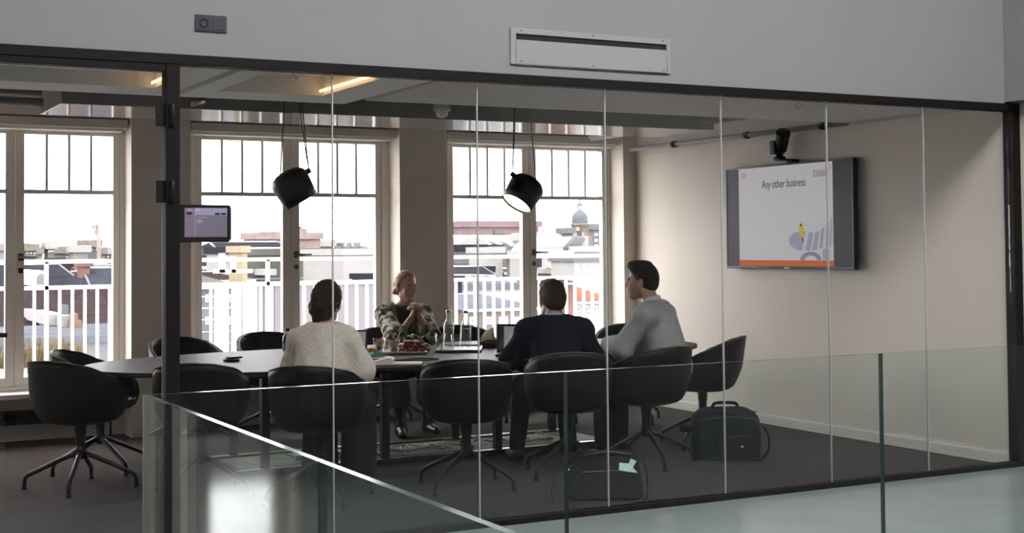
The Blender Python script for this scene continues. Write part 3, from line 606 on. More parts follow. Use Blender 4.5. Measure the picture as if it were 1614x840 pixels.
ar = [Z3(425 + 150 * math.cos(a), 705 - 115 * math.sin(a)) for a in [math.pi * i / 20 for i in range(21)]] + [Z3(425 + 85 * math.cos(a), 705 - 62 * math.sin(a)) for a in [math.pi * (20 - i) / 20 for i in range(21)]]
m = MB(); v = [atx(px, py, TX + .0030) for px, py in ar]; v = [(TX + .0030, a.y, a.z) for a in v]
m.add(v, [(i, i + 1, 40 - i, 41 - i) for i in range(20)], False); m.build('stair_arch', lav2, screen)
for i in range(8): poly([Z3(590, 552 + i * 20), Z3(690, 548 + i * 20), Z3(692, 562 + i * 20), Z3(590, 565 + i * 20)], TX + .0030, 'stair_step', slate)
poly([Z3(262, 205), Z3(275, 180), Z3(300, 182), Z3(318, 215), Z3(322, 300), Z3(310, 350), Z3(275, 350), Z3(255, 320), Z3(262, 260)], TX + .0016, 'standing_figure', yel)
poly([Z3(285, 350), Z3(318, 350), Z3(330, 395), Z3(318, 455), Z3(306, 455), Z3(300, 400)], TX + .0016, 'figure_skirt', yel); poly([Z3(268, 215), Z3(285, 200), Z3(305, 225), Z3(290, 240)], TX + .0012, 'figure_hair', dk); poly([Z3(300, 395), Z3(318, 395), Z3(318, 460), Z3(306, 460)], TX + .0011, 'figure_shadow', dk)
hx, hy = 1171.6, 277.5
for k in range(8):
    a = 2 * math.pi * k / 8; c = (hx + 2.55 * math.cos(a), hy + 3.3 * math.sin(a)); poly([(c[0] + 1.05 * math.cos(b_), c[1] + 1.3 * math.sin(b_)) for b_ in [2 * math.pi * i / 8 for i in range(8)]], TX + .0030, 'flower_logo', mag)
hx, hy = 1305.2, 262.2
m = MB(); v = []
for rr_ in (1., .55):
    for i in range(20): a = 2 * math.pi * i / 20; q = atx(hx + 3.9 * rr_ * math.cos(a), hy + 5.2 * rr_ * math.sin(a), TX + .0030); v.append((TX + .0030, q.y, q.z))
m.add(v, [(i, (i + 1) % 20, 20 + (i + 1) % 20, 20 + i) for i in range(20)], False); m.build('ring_logo', org2, screen)
ROT = (math.pi / 2, 0, -math.pi / 2)
a = atx(1200.5, 296.5, TX); b2 = atx(1269, 291, TX)
tt = text('slide_title', 'Any other business', .098, dk, screen, (TX + .003, a.y, a.z - .003), ROT); tt.scale = (.5 * 1.0, 1, 1)
tt.scale.x = (a.y - b2.y) / max(v.co.x for v in tt.data.vertices)
ink2 = em('slide_grey_text', (.17, .165, .20)); a = atx(1281, 276.5, TX); b3 = atx(1303, 275, TX)
lt = text('slide_logo_text', 'translate', .085, ink2, screen, (TX + .003, a.y, a.z + .0), ROT); lt.scale.x = (a.y - b3.y) / max(v.co.x for v in lt.data.vertices)
poly([(1281.5, 277.6), (1302, 275.6), (1302, 276.8), (1281.5, 278.8)], TX + .0030, 'logo_tagline', ink2)
a = atx(1240, 424, TX); MB().box(TX - .001, TX + .002, a.y - .03, a.y + .03, z0 + .006, z0 + .014).build('badge', M['white'], t)
# camera on top of the television
t = thing('conference_camera', 'black swivel conference camera on a bracket above the television', 'camera', (TX, atx(1236, 250, TX).y, z1), 0)
m = MB(); m.box(-.10, .07, -.07, .02, 0.02, .035); m.box(.0, .078, -.10, -.03, .0, .03); m.build('bracket', M['black'], t, .004, 1)
m = MB(); m.cyl((-.05, .0, .035), (-.05, .0, .055), .055, .05); m.cyl((-.05, 0, .055), (-.05, 0, .085), .03); m.build('pan_base', M['black'], t)
m = MB(); m.box(-.105, .005, -.005, .065, .075, .19); m.build('yoke', M['black'], t, .012)
m = MB(); m.cyl((-.02, .02, .12), (-.075, -.085, .245), .052, .058, 24); m.build('camera_head', M['black'], t)
m = MB(); m.cyl((-.062, -.066, .222), (-.078, -.090, .251), .0585, .059, 24); m.build('lens_ring', mat('lens_gloss', (.01, .012, .015), .08), t)
# pendant lamps
glow = mat('lamp_diffuser', (.9, .85, .75), .5, emit=(1., .80, .52), estr=9.)
lampblk = mat('lamp_black', (.014, .012, .012), .35)
def pendant(label, c, axis, tops, knob):
    t = thing('pendant_lamp', label, 'lamp', c, group='black pendant lamps over the table')
    q = Vector((0, 0, -1)).rotation_difference(Vector(axis).normalized()).to_matrix().to_4x4()
    m = MB(); m.T = q; pr = [(.122, -.085), (.128, -.03), (.137, .06), (.137, .085), (.128, .11), (.105, .135), (.07, .152), (.03, .158), (.001, .159)]
    m.lathe(pr + [(r - .003 if r > .01 else .001, z - .003) for r, z in reversed(pr[1:])] + [(.119, -.085)] + [(.122, -.085)], n=48); m.build('lamp_shade', lampblk, t)
    m = MB(); m.T = q; m.lathe([(.001, -.068), (.119, -.068), (.119, -.064), (.001, -.064)], n=40); m.build('diffuser', glow, t)
    k = MB(); kp = q @ Vector(knob); k.cyl(kp, kp + (q.to_3x3() @ Vector((knob[0], knob[1], 0))).normalized() * .035, .02); k.build('cord_knob', lampblk, t)
    kk = kp + (q.to_3x3() @ Vector((knob[0], knob[1], 0))).normalized() * .025
    for i, (st, tx, ty) in enumerate(tops):
        s = kk if st == 'k' else q @ Vector((st, 0, .135))
        top = Vector((tx, ty, 2.918 - c[2])); mid = (Vector(s) * .75 + top * .25) + Vector((0, 0, -.02)); m = MB(); m.tube(curve_pts([s, mid, top], 8), .0042, 6); m.build('cord', lampblk, t)
    m = MB(); m.lathe([(.001, 0), (.05, 0), (.05, -.03), (.001, -.03)], n=24); o = m.build('ceiling_rose', lampblk, t); o.location = (0, 0, 2.92 - c[2])
ax1 = CR * .50 - CU * .86 + CF * .12; ax2 = CR * -.48 - CU * .78 - CF * .36
pendant('black pendant lamp tilted to the right, left of the two', (3.235, 9.3, 1.945), ax1, ((-.05, -.06, .0), ('k', -.02, .02), ('k', .02, .02)), (.13, -.02, .075))
pendant('black pendant lamp tilted left with its glowing opening in view, right of two', (5.050, 9.3, 1.935), ax2, ((.07, .05, .0), ('k', -.05, .0), ('k', -.02, .02)), (-.13, -.0, .085))
# ------------------------------------------------------------------ bags on the floor
nyl = mat('black_nylon', (.0085, .0085, .010), .6, spec=.3, bump=.25, bscale=300.); nyl2 = mat('black_nylon_panel', (.011, .012, .015), .5, spec=.3, bump=.2, bscale=200.); strapm = mat('black_webbing', (.009, .009, .0095), .7, spec=.2)
t = thing('laptop_bag', 'big black laptop bag on the carpet below the rightmost chair', 'bag', (6.06, 8.10, 0), VA + .02)
def rbox(m, x0, x1, y0, y1, z0, z1, b): m.box(x0, x1, y0, y1, z0, z1)
def soft(name, x0, x1, y0, y1, z0, z1, mm, parent, r=.04, bulge=.0, seg=4):
    m = MB(); m.box(x0, x1, y0, y1, z0, z1); o = m.build(name, mm, parent, r, seg)
    for p in o.data.polygons: p.use_smooth = True
    return o
def soft_prism(name, w, z0, z1, r, y0, y1, mm, parent, bev):
    pts = [(-w, z0), (w, z0), (w * 1.03, (z0 + z1) * .45)] + [(w * .98 - r + r * math.cos(q), z1 - r * .8 + r * .8 * math.sin(q)) for q in [math.pi / 2 * i / 6 for i in range(7)]] + [(-w * .98 + r - r * math.sin(q), z1 - r * .8 + r * .8 * math.cos(q)) for q in [math.pi / 2 * i / 6 for i in range(7)]] + [(-w * 1.03, (z0 + z1) * .45)]
    m = MB(); m.prism(pts, y0, y1, 'y'); o = m.build(name, mm, parent, bev, 4)
    for p in o.data.polygons: p.use_smooth = True
    return o
soft_prism('main_compartment', .245, .0, .365, .13, -.06, .13, nyl, t, .035)
soft_prism('front_compartment', .225, .015, .325, .11, -.135, -.055, nyl2, t, .025)
soft('front_pocket', -.09, .20, -.165, -.125, .03, .19, nyl, t, .018, 0, 3)
m = MB(); m.tube(curve_pts([(-.09, .03, .35), (-.085, .03, .385), (-.05, .03, .398), (.05, .03, .398), (.085, .03, .385), (.09, .03, .35)], 6), .012, 8); m.build('carry_handle', strapm, t)
m = MB(); m.tube(curve_pts([(-.23, .03, .33), (-.0, -.02, .362), (.23, .03, .33)], 8), .004, 6); m.tube(curve_pts([(-.22, -.134, .29), (0, -.137, .315), (.22, -.134, .29)], 8), .003, 6); m.build('zip_track', M['steel_dark'], t)
def ribbon(m, pts, w, th=.003):
    P = [Vector(p) for p in pts]; 
    for i in range(len(P) - 1):
        d = (P[i + 1] - P[i]); s = Vector((0, 1, 0)) * w / 2; n_ = d.cross(s).normalized() * th
        m.add([P[i] - s - n_, P[i] + s - n_, P[i + 1] + s - n_, P[i + 1] - s - n_, P[i] - s + n_, P[i] + s + n_, P[i + 1] + s + n_, P[i + 1] - s + n_], [(0, 3, 2, 1), (4, 5, 6, 7), (0, 1, 5, 4), (1, 2, 6, 5), (2, 3, 7, 6), (3, 0, 4, 7)], True)
m = MB(); ribbon(m, curve_pts([(.25, -.02, .245), (.275, -.03, .22), (.30, -.04, .14), (.29, -.05, .06), (.25, -.07, .022), (.19, -.16, .012)], 7), .035); m.build('shoulder_strap', strapm, t)
m = MB(); m.cyl((.255, -.02, .25), (.285, -.035, .20), .012); m.build('strap_buckle', M['steel_dark'], t)
soft('strap_pad', -.335, -.235, -.04, .03, .195, .25, strapm, t, .02, 0, 3)
MB().box(.075, .095, -.171, -.164, .10, .115).build('yellow_tag', mat('yellow_tag', (.75, .55, .05), .5), t); MB().box(-.03, -.022, -.171, -.164, .10, .14).build('zip_pull', M['chrome'], t)
brn = mat('brown_black_canvas', (.020, .016, .014), .85, spec=.2, bump=.3, bscale=260.); brn2 = mat('brown_black_canvas_dark', (.014, .011, .010), .8, spec=.2, bump=.3, bscale=260.)
t = thing('messenger_bag', 'dark brown shoulder bag with a pale tissue sticking out, close behind the glass', 'bag', (4.46, 7.17, 0), VA + .04)
prof = [(-.235, 0), (.215, 0), (.235, .03), (.20, .24), (.16, .285), (-.12, .285), (-.17, .25), (-.25, .06)]
m = MB(); m.prism(prof, -.02, .13, 'y'); o = m.build('bag_body', brn, t, .03, 4)
for p in o.data.polygons: p.use_smooth = True
m = MB(); m.prism([(-.215, .005), (.20, .005), (.205, .03), (.185, .18), (-.165, .18), (-.235, .05)], -.085, -.015, 'y'); o = m.build('front_pocket', brn2, t, .02, 3)
for p in o.data.polygons: p.use_smooth = True
m = MB(); m.tube(curve_pts([(-.14, -.02, .265), (0, -.03, .292), (.15, -.02, .27)], 8), .005, 6); m.tube(curve_pts([(-.16, -.088, .178), (.0, -.09, .186), (.18, -.088, .178)], 8), .004, 6); m.build('zip_track', M['steel_dark'], t)
m = MB(); ribbon(m, curve_pts([(.20, .02, .24), (.235, .0, .20), (.245, -.03, .12), (.24, -.06, .03), (.225, -.07, .006)], 7), .04); ribbon(m, curve_pts([(-.2, 0, .2), (-.27, -.02, .17), (-.31, -.05, .13), (-.34, -.06, .06), (-.33, -.08, .008)], 7), .012); m.build('shoulder_strap', brn2, t)
m = MB(); m.cyl((-.25, -.01, .165), (-.22, -.01, .185), .012); m.build('strap_hook', M['chrome'], t)
o = MB().add([(-.045, -.02, 0), (.0, -.03, -.008), (.04, -.01, .012), (.062, .0, .05), (.03, .01, .062), (.015, .0, .035), (-.04, .0, .04), (.07, -.01, -.02)], [(0, 1, 2, 5, 6), (2, 3, 4, 5), (1, 7, 2)], False).build('tissue', mat('pale_teal_tissue', (.55, .75, .73), .8))
so = o.modifiers.new('thickness', 'SOLIDIFY'); so.thickness = .006
wx, wy = R28(.11, -.105, (4.46, 7.17), VA + .04); o.location = (wx, wy, .195); o.rotation_euler.z = VA; tag(o, 'crumpled pale tissue poking out of the dark shoulder bag', 'tissue')
# ------------------------------------------------------------------ people: smooth bodies grown from joints
def V(*a): return np.array(a, float)
class Body:
    def __init__(s): s.P = []
    def cap(s, a, b, r1, r2=None, k=.03, tag=''):
        a, b = np.array(a, float), np.array(b, float); r2 = r1 if r2 is None else r2
        def f(X, Y, Z, a=a, b=b, r1=r1, r2=r2):
            d = b - a; l = max(d @ d, 1e-9); x, y, z = X - a[0], Y - a[1], Z - a[2]
            t = np.clip((x * d[0] + y * d[1] + z * d[2]) / l, 0, 1)
            return np.sqrt((x - t * d[0]) ** 2 + (y - t * d[1]) ** 2 + (z - t * d[2]) ** 2) - (r1 + (r2 - r1) * t)
        r = max(r1, r2); s.P.append((f, np.minimum(a, b) - r, np.maximum(a, b) + r, k, tag)); return s
    def ell(s, c, r, R=None, k=.03, tag=''):
        c, r = np.array(c, float), np.array(r, float); R = np.eye(3) if R is None else R
        def f(X, Y, Z, c=c, r=r, R=R):
            x, y, z = X - c[0], Y - c[1], Z - c[2]
            q = [R[0, i] * x + R[1, i] * y + R[2, i] * z for i in range(3)]
            k0 = np.sqrt(sum((q[i] / r[i]) ** 2 for i in range(3))); k1 = np.sqrt(sum((q[i] / r[i] ** 2) ** 2 for i in range(3)))
            return k0 * (k0 - 1) / np.maximum(k1, 1e-6)
        m = r.max(); s.P.append((f, c - m, c + m, k, tag)); return s
    def surface(s, res, infl=0., post=None, pad=.02):
        lo = np.min([p[1] for p in s.P], axis=0) - infl - pad; hi = np.max([p[2] for p in s.P], axis=0) + infl + pad
        n = np.ceil((hi - lo) / res).astype(int) + 1; ax = [lo[i] + res * np.arange(n[i]) for i in range(3)]
        vol = np.full(n, .25, np.float32)
        for f, a, b, k, _ in s.P:
            i0 = np.maximum(0, np.floor((a - infl - k - .03 - lo) / res).astype(int)); i1 = np.minimum(n, np.ceil((b + infl + k + .03 - lo) / res).astype(int) + 1)
            sl = tuple(slice(i0[i], i1[i]) for i in range(3)); X, Y, Z = ax[0][sl[0], None, None], ax[1][None, sl[1], None], ax[2][None, None, sl[2]]
            d = f(X, Y, Z) - infl; o = vol[sl]; h = np.clip(.5 + .5 * (d - o) / k, 0, 1); vol[sl] = d * (1 - h) + o * h - k * h * (1 - h)
        if post is not None: vol = post(vol, ax[0][:, None, None], ax[1][None, :, None], ax[2][None, None, :])
        return nets(np.asarray(vol, np.float32), lo, res)
def nets(v, lo, res):
    v = np.pad(v, 1, constant_values=.2); lo = lo - res; ins = v < 0
    cor = [(a, b, c) for a in (0, 1) for b in (0, 1) for c in (0, 1)]; sh = tuple(x - 1 for x in v.shape)
    cnt = sum(ins[a:a + sh[0], b:b + sh[1], c:c + sh[2]].astype(np.int8) for a, b, c in cor)
    act = np.argwhere((cnt > 0) & (cnt < 8)); idx = np.full(sh, -1, np.int32); idx[tuple(act.T)] = np.arange(len(act))
    val = np.stack([v[act[:, 0] + a, act[:, 1] + b, act[:, 2] + c] for a, b, c in cor], 1)
    pos = np.zeros((len(act), 3)); num = np.zeros(len(act))
    for i in range(8):
        for j in range(i + 1, 8):
            ci, cj = np.array(cor[i]), np.array(cor[j])
            if abs(ci - cj).sum() != 1: continue
            m = (val[:, i] < 0) != (val[:, j] < 0); t = val[m, i] / (val[m, i] - val[m, j]); pos[m] += ci + t[:, None] * (cj - ci); num[m] += 1
    pos = lo + res * (act + pos / num[:, None]); faces = []
    for d in range(3):
        e = [slice(None)] * 3; e[d] = slice(0, -1); g = [slice(None)] * 3; g[d] = slice(1, None)
        A, B = ins[tuple(e)], ins[tuple(g)]; u, w = (d + 1) % 3, (d + 2) % 3
        for sgn, mask in ((1, A & ~B), (0, ~A & B)):
            q = np.argwhere(mask); q = q[(q[:, u] > 0) & (q[:, w] > 0)]
            o = []
            for du, dw in ((0, 0), (1, 0), (1, 1), (0, 1)):
                c = q.copy(); c[:, u] -= du; c[:, w] -= dw; o.append(idx[c[:, 0], c[:, 1], c[:, 2]])
            o = np.stack(o, 1); faces.append(o if sgn else o[:, ::-1])
    return pos, np.concatenate(faces)
def smooth_obj(name, data, mats, parent, slot=None):
    pos, fc = data; me = bpy.data.meshes.new(name)
    me.vertices.add(len(pos)); me.vertices.foreach_set('co', pos.astype(np.float32).ravel()); me.loops.add(fc.size); me.loops.foreach_set('vertex_index', fc.astype(np.int32).ravel())
    me.polygons.add(len(fc)); me.polygons.foreach_set('loop_start', np.arange(0, fc.size, 4, dtype=np.int32)); me.polygons.foreach_set('use_smooth', np.ones(len(fc), bool))
    for m in (mats if isinstance(mats, (list, tuple)) else [mats]): me.materials.append(m)
    if slot is not None:
        c = pos[fc].mean(1); me.polygons.foreach_set('material_index', slot(c).astype(np.int32))
    me.update(calc_edges=True); me.validate(); o = bpy.data.objects.new(name, me); COL.objects.link(o); o.parent = parent; return o
def rot(yaw, pitch=0., roll=0.):
    c, s = math.cos(yaw), math.sin(yaw); A = np.array([[c, -s, 0], [s, c, 0], [0, 0, 1]])
    c, s = math.cos(pitch), math.sin(pitch); B = np.array([[1, 0, 0], [0, c, -s], [0, s, c]])
    c, s = math.cos(roll), math.sin(roll); C = np.array([[c, 0, s], [0, 1, 0], [-s, 0, c]]); return A @ B @ C
def nrm(v): return v / np.linalg.norm(v)
def hand(B, wrist, d, n, side, curl=(.5, .6, .4), size=1., spread=.0, thumb=.5):
    """palm, four unequal fingers with two knuckle bends each, and a thumb from the side of the palm"""
    d, n = nrm(d), np.array(n, float); n = nrm(n - d * (n @ d)); side = np.cross(n, d) * (1 if np.cross(n, d) @ np.array(side, float) > 0 else -1)
    S = size
    for o in (-.028, -.010, .009, .027): B.cap(wrist + side * o * .55 * S + d * .008, wrist + d * .082 * S + side * o * S, .0145 * S, .0115 * S, k=.012, tag='hand')
    for o, L in ((.029, .92), (.010, 1.0), (-.010, .95), (-.028, .76)):
        p = wrist + d * .085 * S + side * o * S; dd = nrm(d + side * o * spread); a = 0.
        for ln, c, r1, r2 in ((.043, curl[0], .0095, .0086), (.027, curl[1], .0086, .0078), (.021, curl[2], .0078, .0066)):
            a += c; q = p + (dd * math.cos(a) + n * math.sin(a)) * ln * L * S; B.cap(p, q, r1 * S, r2 * S, k=.005, tag='hand'); p = q
    p = wrist + d * .028 * S + side * .026 * S; q = p + nrm(d * .62 + side * .70 + n * .35) * .045 * S; B.cap(p, q, .0145 * S, .011 * S, k=.012, tag='hand')
    q2 = q + nrm(d * .9 + side * (.25 - thumb * .6) + n * .45) * .032 * S; B.cap(q, q2, .0105 * S, .0092 * S, k=.005, tag='hand'); q3 = q2 + nrm(d * .9 - side * thumb * .5 + n * .45) * .024 * S; B.cap(q2, q3, .0092 * S, .0072 * S, k=.005, tag='hand')
def head(B, c, R, female=False):
    """cranium, brow, cheeks, nose, lips, jaw, ears in head coordinates (face toward +y)"""
    def h(x, y, z): return c + R @ V(x, y, z)
    def e(p, r, k): B.ell(h(*p), r, R, k, 'head')
    j = .92 if female else 1.
    e((0, -.014, .028), (.074, .094, .088), .02); e((0, .028, -.038), (.060 * j, .064, .076), .03); e((0, .066, -.094), (.025 * j, .022, .020), .03)
    B.cap(h(-.045 * j, .0, -.075), h(-.012, .06, -.096), .018, .018, .03, 'head'); B.cap(h(.045 * j, .0, -.075), h(.012, .06, -.096), .018, .018, .03, 'head')
    B.cap(h(-.032, .078, .020), h(.032, .078, .020), .010, .010, .015, 'head')
    for s in (-1, 1):
        e((s * .037, .064, -.026), (.022, .020, .022), .02); e((s * .076, -.008, -.012), (.009, .019, .031), .006); e((s * .080, -.012, .004), (.006, .014, .016), .006)
        e((s * .031, .0815, .002), (.014, .009, .007), .006)
    B.cap(h(0, .089, .008), h(0, .107, -.026), .0075, .0105, .012, 'head'); B.cap(h(-.010, .094, -.031), h(.010, .094, -.031), .008, .008, .008, 'head')
    B.cap(h(-.017, .087, -.057), h(.017, .087, -.057), .0058, .0058, .006, 'head'); B.cap(h(-.014, .087, -.067), h(.014, .087, -.067), .0068, .0068, .006, 'head')
def folds(amp, seed):
    r = np.random.RandomState(seed); K = [(r.normal(size=3) * f, r.uniform(0, 6.28), a) for f, a in ((14, 1.), (22, .7), (34, .5), (48, .35))]
    def f(v, X, Y, Z):
        n = 0
        for k, p, a in K: n = n + a * np.sin(k[0] * X + k[1] * Y + k[2] * Z * .7 + p + 1.5 * np.sin(9 * X + 7 * Z + p))
        return v + amp * n
    return f
skin_l = mat('skin_light', (.56, .33, .245), .5, var=.06, vscale=30.); skin_m = mat('skin_medium', (.47, .26, .19), .5, var=.07, vscale=30.)
lipm = mat('lips', (.38, .13, .11), .45); browm = mat('brow', (.09, .05, .03), .7); eyew = mat('eye_white', (.62, .60, .57), .25); iris = mat('iris', (.05, .045, .04), .2)
def person(label, loc, facing, s=1., lean=.1, hyaw=0., hpitch=0., hroll=0., arms=None, skin=skin_l, female=False, legs=None, stub=None, res=.006, hands=None, hshift=(0, 0, 0), hs=1.):
    t = thing('person', label, 'person', (loc[0], loc[1], 0), math.radians(facing - 90)); B = Body(); ca, sa = math.cos(lean), math.sin(lean)
    def T(x, y, z):
        dz = (z - .56); return V(x, y * ca + dz * sa, .56 + dz * ca - y * sa) * s
    J = {'T': T, 's': s, 'root': t, 'female': female}
    w = .92 if female else 1.
    B.ell(T(0, -.03, .585), V(.165, .115, .105) * s, k=.05, tag='torso'); B.ell(T(0, -.03, .75), V(.125 * w, .092, .15) * s, k=.06, tag='torso'); B.ell(T(0, -.02, .905), V(.150 * w, .100, .160) * s, k=.06, tag='torso')
    sw = .165 if female else .185
    [B.cap(T(0, -.03, 1.035), T(q * sw, -.025, .985), .054 * s, .050 * s, k=.05, tag='torso') for q in (-1, 1)]; B.cap(T(0, -.035, 1.05), T(0, -.01, 1.17) + V(*hshift) * .8, .050 * s * w, .047 * s * w, k=.03, tag='neck')
    hc = T(0, .012, 1.238) + V(*hshift); R = rot(hyaw, hpitch, hroll); J['hc'] = hc; J['R'] = R; J['hs'] = S = s * hs
    HB = Body(); head(HB, V(0, 0, 0), np.eye(3), female)
    # the head is grown in its own frame and scaled with the person
    for f, a, b, k, tg in HB.P:
        def g(X, Y, Z, f=f):
            x, y, z = (X - hc[0]) / S, (Y - hc[1]) / S, (Z - hc[2]) / S; q = [R[0, i] * x + R[1, i] * y + R[2, i] * z for i in range(3)]; return f(q[0], q[1], q[2]) * S
        m = max(np.abs(a).max(), np.abs(b).max()) ; ctr = hc + R @ ((a + b) / 2) * S; rad = np.linalg.norm(b - a) / 2 * S; B.P.append((g, ctr - rad, ctr + rad, k, 'head'))
    J['arms'] = {}
    for sd, sg in (('L', -1), ('R', 1)):
        el, wr = (V(*q) * s for q in arms[sd]); sh = T(sg * sw, -.025, .982); J['arms'][sd] = (sh, el, wr)
        B.cap(sh, el, .046 * s, .036 * s, k=.03, tag='arm'); B.cap(el, wr, .036 * s, .025 * s, k=.02, tag='arm')
    L = legs or {}
    J['legs'] = {}
    for sd, sg in (('L', -1), ('R', 1)):
        hp = V(sg * .095, .0, .575) * s; kn, an = (V(*q) * s for q in L.get(sd, ((sg * .13, .43, .55), (sg * .13, .42, .09)))); toe = an + V(sg * .03, .17, 0) * s; toe[2] = .032
        J['legs'][sd] = (hp, kn, an, toe); B.cap(hp, kn, .075 * s, .052 * s, k=.04, tag='leg'); B.cap(kn, an, .050 * s, .034 * s, k=.03, tag='leg'); an2 = an.copy(); an2[2] = .045; B.cap(an2 + V(0, -.03, 0), toe, .034, .026, k=.03, tag='leg')
    for sd, kw in (hands or {}).items(): hand(B, **kw)
    def slot(c):
        q = ((c - hc) / S) @ R; out = np.zeros(len(c), int)
        near = (np.abs(q) < .13).all(1)
        out[near & (np.abs(q[:, 0]) < .022) & (q[:, 2] > -.0735) & (q[:, 2] < -.0515) & (q[:, 1] > .084)] = 1
        out[near & (np.abs(np.abs(q[:, 0]) - .033) < .019) & (np.abs(q[:, 2] - .0215) < .0042) & (q[:, 1] > .07)] = 2
        if stub is not None:
            out[near & (q[:, 2] < -.045) & (q[:, 1] > -.005) & (out == 0) & (q[:, 2] > -.118)] = 3
        return out
    smooth_obj('body', B.surface(res), [skin, lipm, browm, stub or skin], t, slot)
    for sg in (-1, 1):
        m = MB(); m.ball((0, 0, 0), .0108 * S, 16); m.cur = 1; m.ball((0, .0052 * S, 0), (.0064 * S, .0064 * S, .0064 * S), 14); o = m.build('eye', [eyew, iris], t); o.location = Vector(hc + R @ V(sg * .031, .0802, .002) * S); o.rotation_euler = Matrix(R.tolist()).to_euler()
    return J
def garment(J, name, mats, infl=.016, hem=.58, sleeve=.93, amp=.0022, seed=1, flare=0., post=None, slot=None, res=.006, bulk=(0, 0), shoulder=.0, neck=1.075, low=True):
    T, s = J['T'], J['s']; B = Body(); w = .92 if J['female'] else 1.; sw = .165 if J['female'] else .185
    B.ell(T(0, -.03, .62), (V(.168, .120, .11) + flare) * s, k=.06); B.ell(T(0, -.03, .75), (V(.135 * w, .100, .15) + flare) * s, k=.06); B.ell(T(0, -.02, .905), (V(.155 * w, .108, .160) + flare * .5) * s, k=.06)
    [B.cap(T(0, -.03, 1.035), T(q * (sw + shoulder), -.025, .985), .056 * s, .053 * s, k=.05) for q in (-1, 1)]; B.cap(T(0, -.035, 1.03), T(0, -.028, neck - .01), .062 * s, .052 * s, k=.03)
    for sd in 'LR':
        sh, el, wr = J['arms'][sd]; B.cap(sh, el, .052 * s, (.044 + bulk[0]) * s, k=.045); B.cap(el, el + (wr - el) * sleeve, (.044 + bulk[0]) * s, (.031 + bulk[1]) * s, k=.03)
    f = folds(amp, seed); ax = T(0, 0, 1) - T(0, 0, .56); ax = ax / np.linalg.norm(ax); o = T(0, 0, hem)
    def P(v, X, Y, Z):
        v = f(v, X, Y, Z); nk = T(0, -.03, neck - .012); v = np.maximum(v, np.minimum((X - nk[0]) * ax[0] + (Y - nk[1]) * (ax[1] - .25) + (Z - nk[2]) * ax[2], .105 * s - np.sqrt((X - nk[0]) ** 2 + (Y - nk[1]) ** 2)))
        body = (o[1] - Y) * ax[1] + (o[2] - Z) * ax[2]; v = np.maximum(v, np.where(np.abs(X) + np.maximum(Y - .2, 0) < .45, body, body))
        return post(v, X, Y, Z) if post else v
    return smooth_obj(name, B.surface(res, infl, P), mats, J['root'], slot)
def trousers(J, m, infl=.012, amp=.002, seed=3, name='trousers', end=.95, wide=0.):
    s = J['s']; B = Body(); B.ell(J['T'](0, -.03, .59), V(.165, .118, .11) * s, k=.05)
    for sd in 'LR':
        hp, kn, an, toe = J['legs'][sd]; B.cap(hp, kn, .082 * s, (.060 + wide * .5) * s, k=.05); B.cap(kn, kn + (an - kn) * end, (.060 + wide * .5) * s, (.046 + wide) * s, k=.03)
    f = folds(amp, seed); return smooth_obj(name, B.surface(.008, infl, lambda v, X, Y, Z: f(v, X, Y, Z)), m, J['root'])
def shoes(J, m, boot=0.):
    for sd in 'LR':
        hp, kn, an, toe = J['legs'][sd]; B = Body(); b = an.copy(); b[2] = .045; B.cap(b + V(0, -.035, 0), toe, .042, .034, k=.03); B.cap(b + V(0, -.02, -.01), b + V(0, -.01, .03), .042, .040, k=.03)
        if boot: B.cap(b, an + (kn - an) * boot, .044, .046, k=.03)
        smooth_obj('shoe', B.surface(.007, 0., lambda v, X, Y, Z: np.maximum(v, .004 - Z)), m, J['root'])
def hair(J, m, parts, cut=None, thick=.014, amp=.0025, seed=5, name='hair'):
    """cranium shell cut along a hairline plane plus extra volumes, all in head coordinates"""
    s, hc, R = J['hs'], J['hc'], J['R']; B = Body(); B.ell(V(0, -.016, .030), V(.074, .095, .088) + thick, k=.02)
    n_cr = len(B.P)
    for p in parts: (B.ell(p[1], p[2], k=.02) if p[0] == 'e' else B.cap(*p[1:], k=.02))
    r = np.random.RandomState(seed)
    def P(v, X, Y, Z):
        ph = np.arctan2(X, Z + .12); v = v + amp * (np.sin(46 * ph + 3 * np.sin(22 * Y + seed) + 2 * np.sin(30 * Z)) * .6 + np.sin(97 * ph + 4 * np.sin(17 * Y)) * .35 + np.sin(60 * Y + 45 * Z + 8 * ph) * .35)
        for p0, n in cut or []:
            n = nrm(V(*n)); d = (X - p0[0]) * n[0] + (Y - p0[1]) * n[1] + (Z - p0[2]) * n[2]; v = np.maximum(v + np.clip(d + .022, 0, .03) * .35, d)
        return v
    pos, fc = B.surface(.004, 0., P); return smooth_obj(name, (hc + (pos * s) @ R.T, fc), m, J['root'])
def collar(J, m, r=.062, z0=1.055, z1=1.115, name='collar', open_front=.3):
    T, s = J['T'], J['s']; mb = MB(); n = 40; vs = []
    for rr, z in ((r + .012, z0), (r, z1), (r - .006, z1), (r - .002, z0)):
        for i in range(n + 1):
            a = math.pi / 2 + open_front + (2 * math.pi - 2 * open_front) * i / n; zz = z - .03 * max(0, math.sin(a)) ; vs.append(tuple(T(rr * math.cos(a), -.03 + rr * 1.0 * math.sin(a), zz)))
    fs = [(k * (n + 1) + i, k * (n + 1) + i + 1, ((k + 1) % 4) * (n + 1) + i + 1, ((k + 1) % 4) * (n + 1) + i) for k in range(4) for i in range(n)]
    mb.add(vs, fs, True); return mb.build(name, m, J['root'])
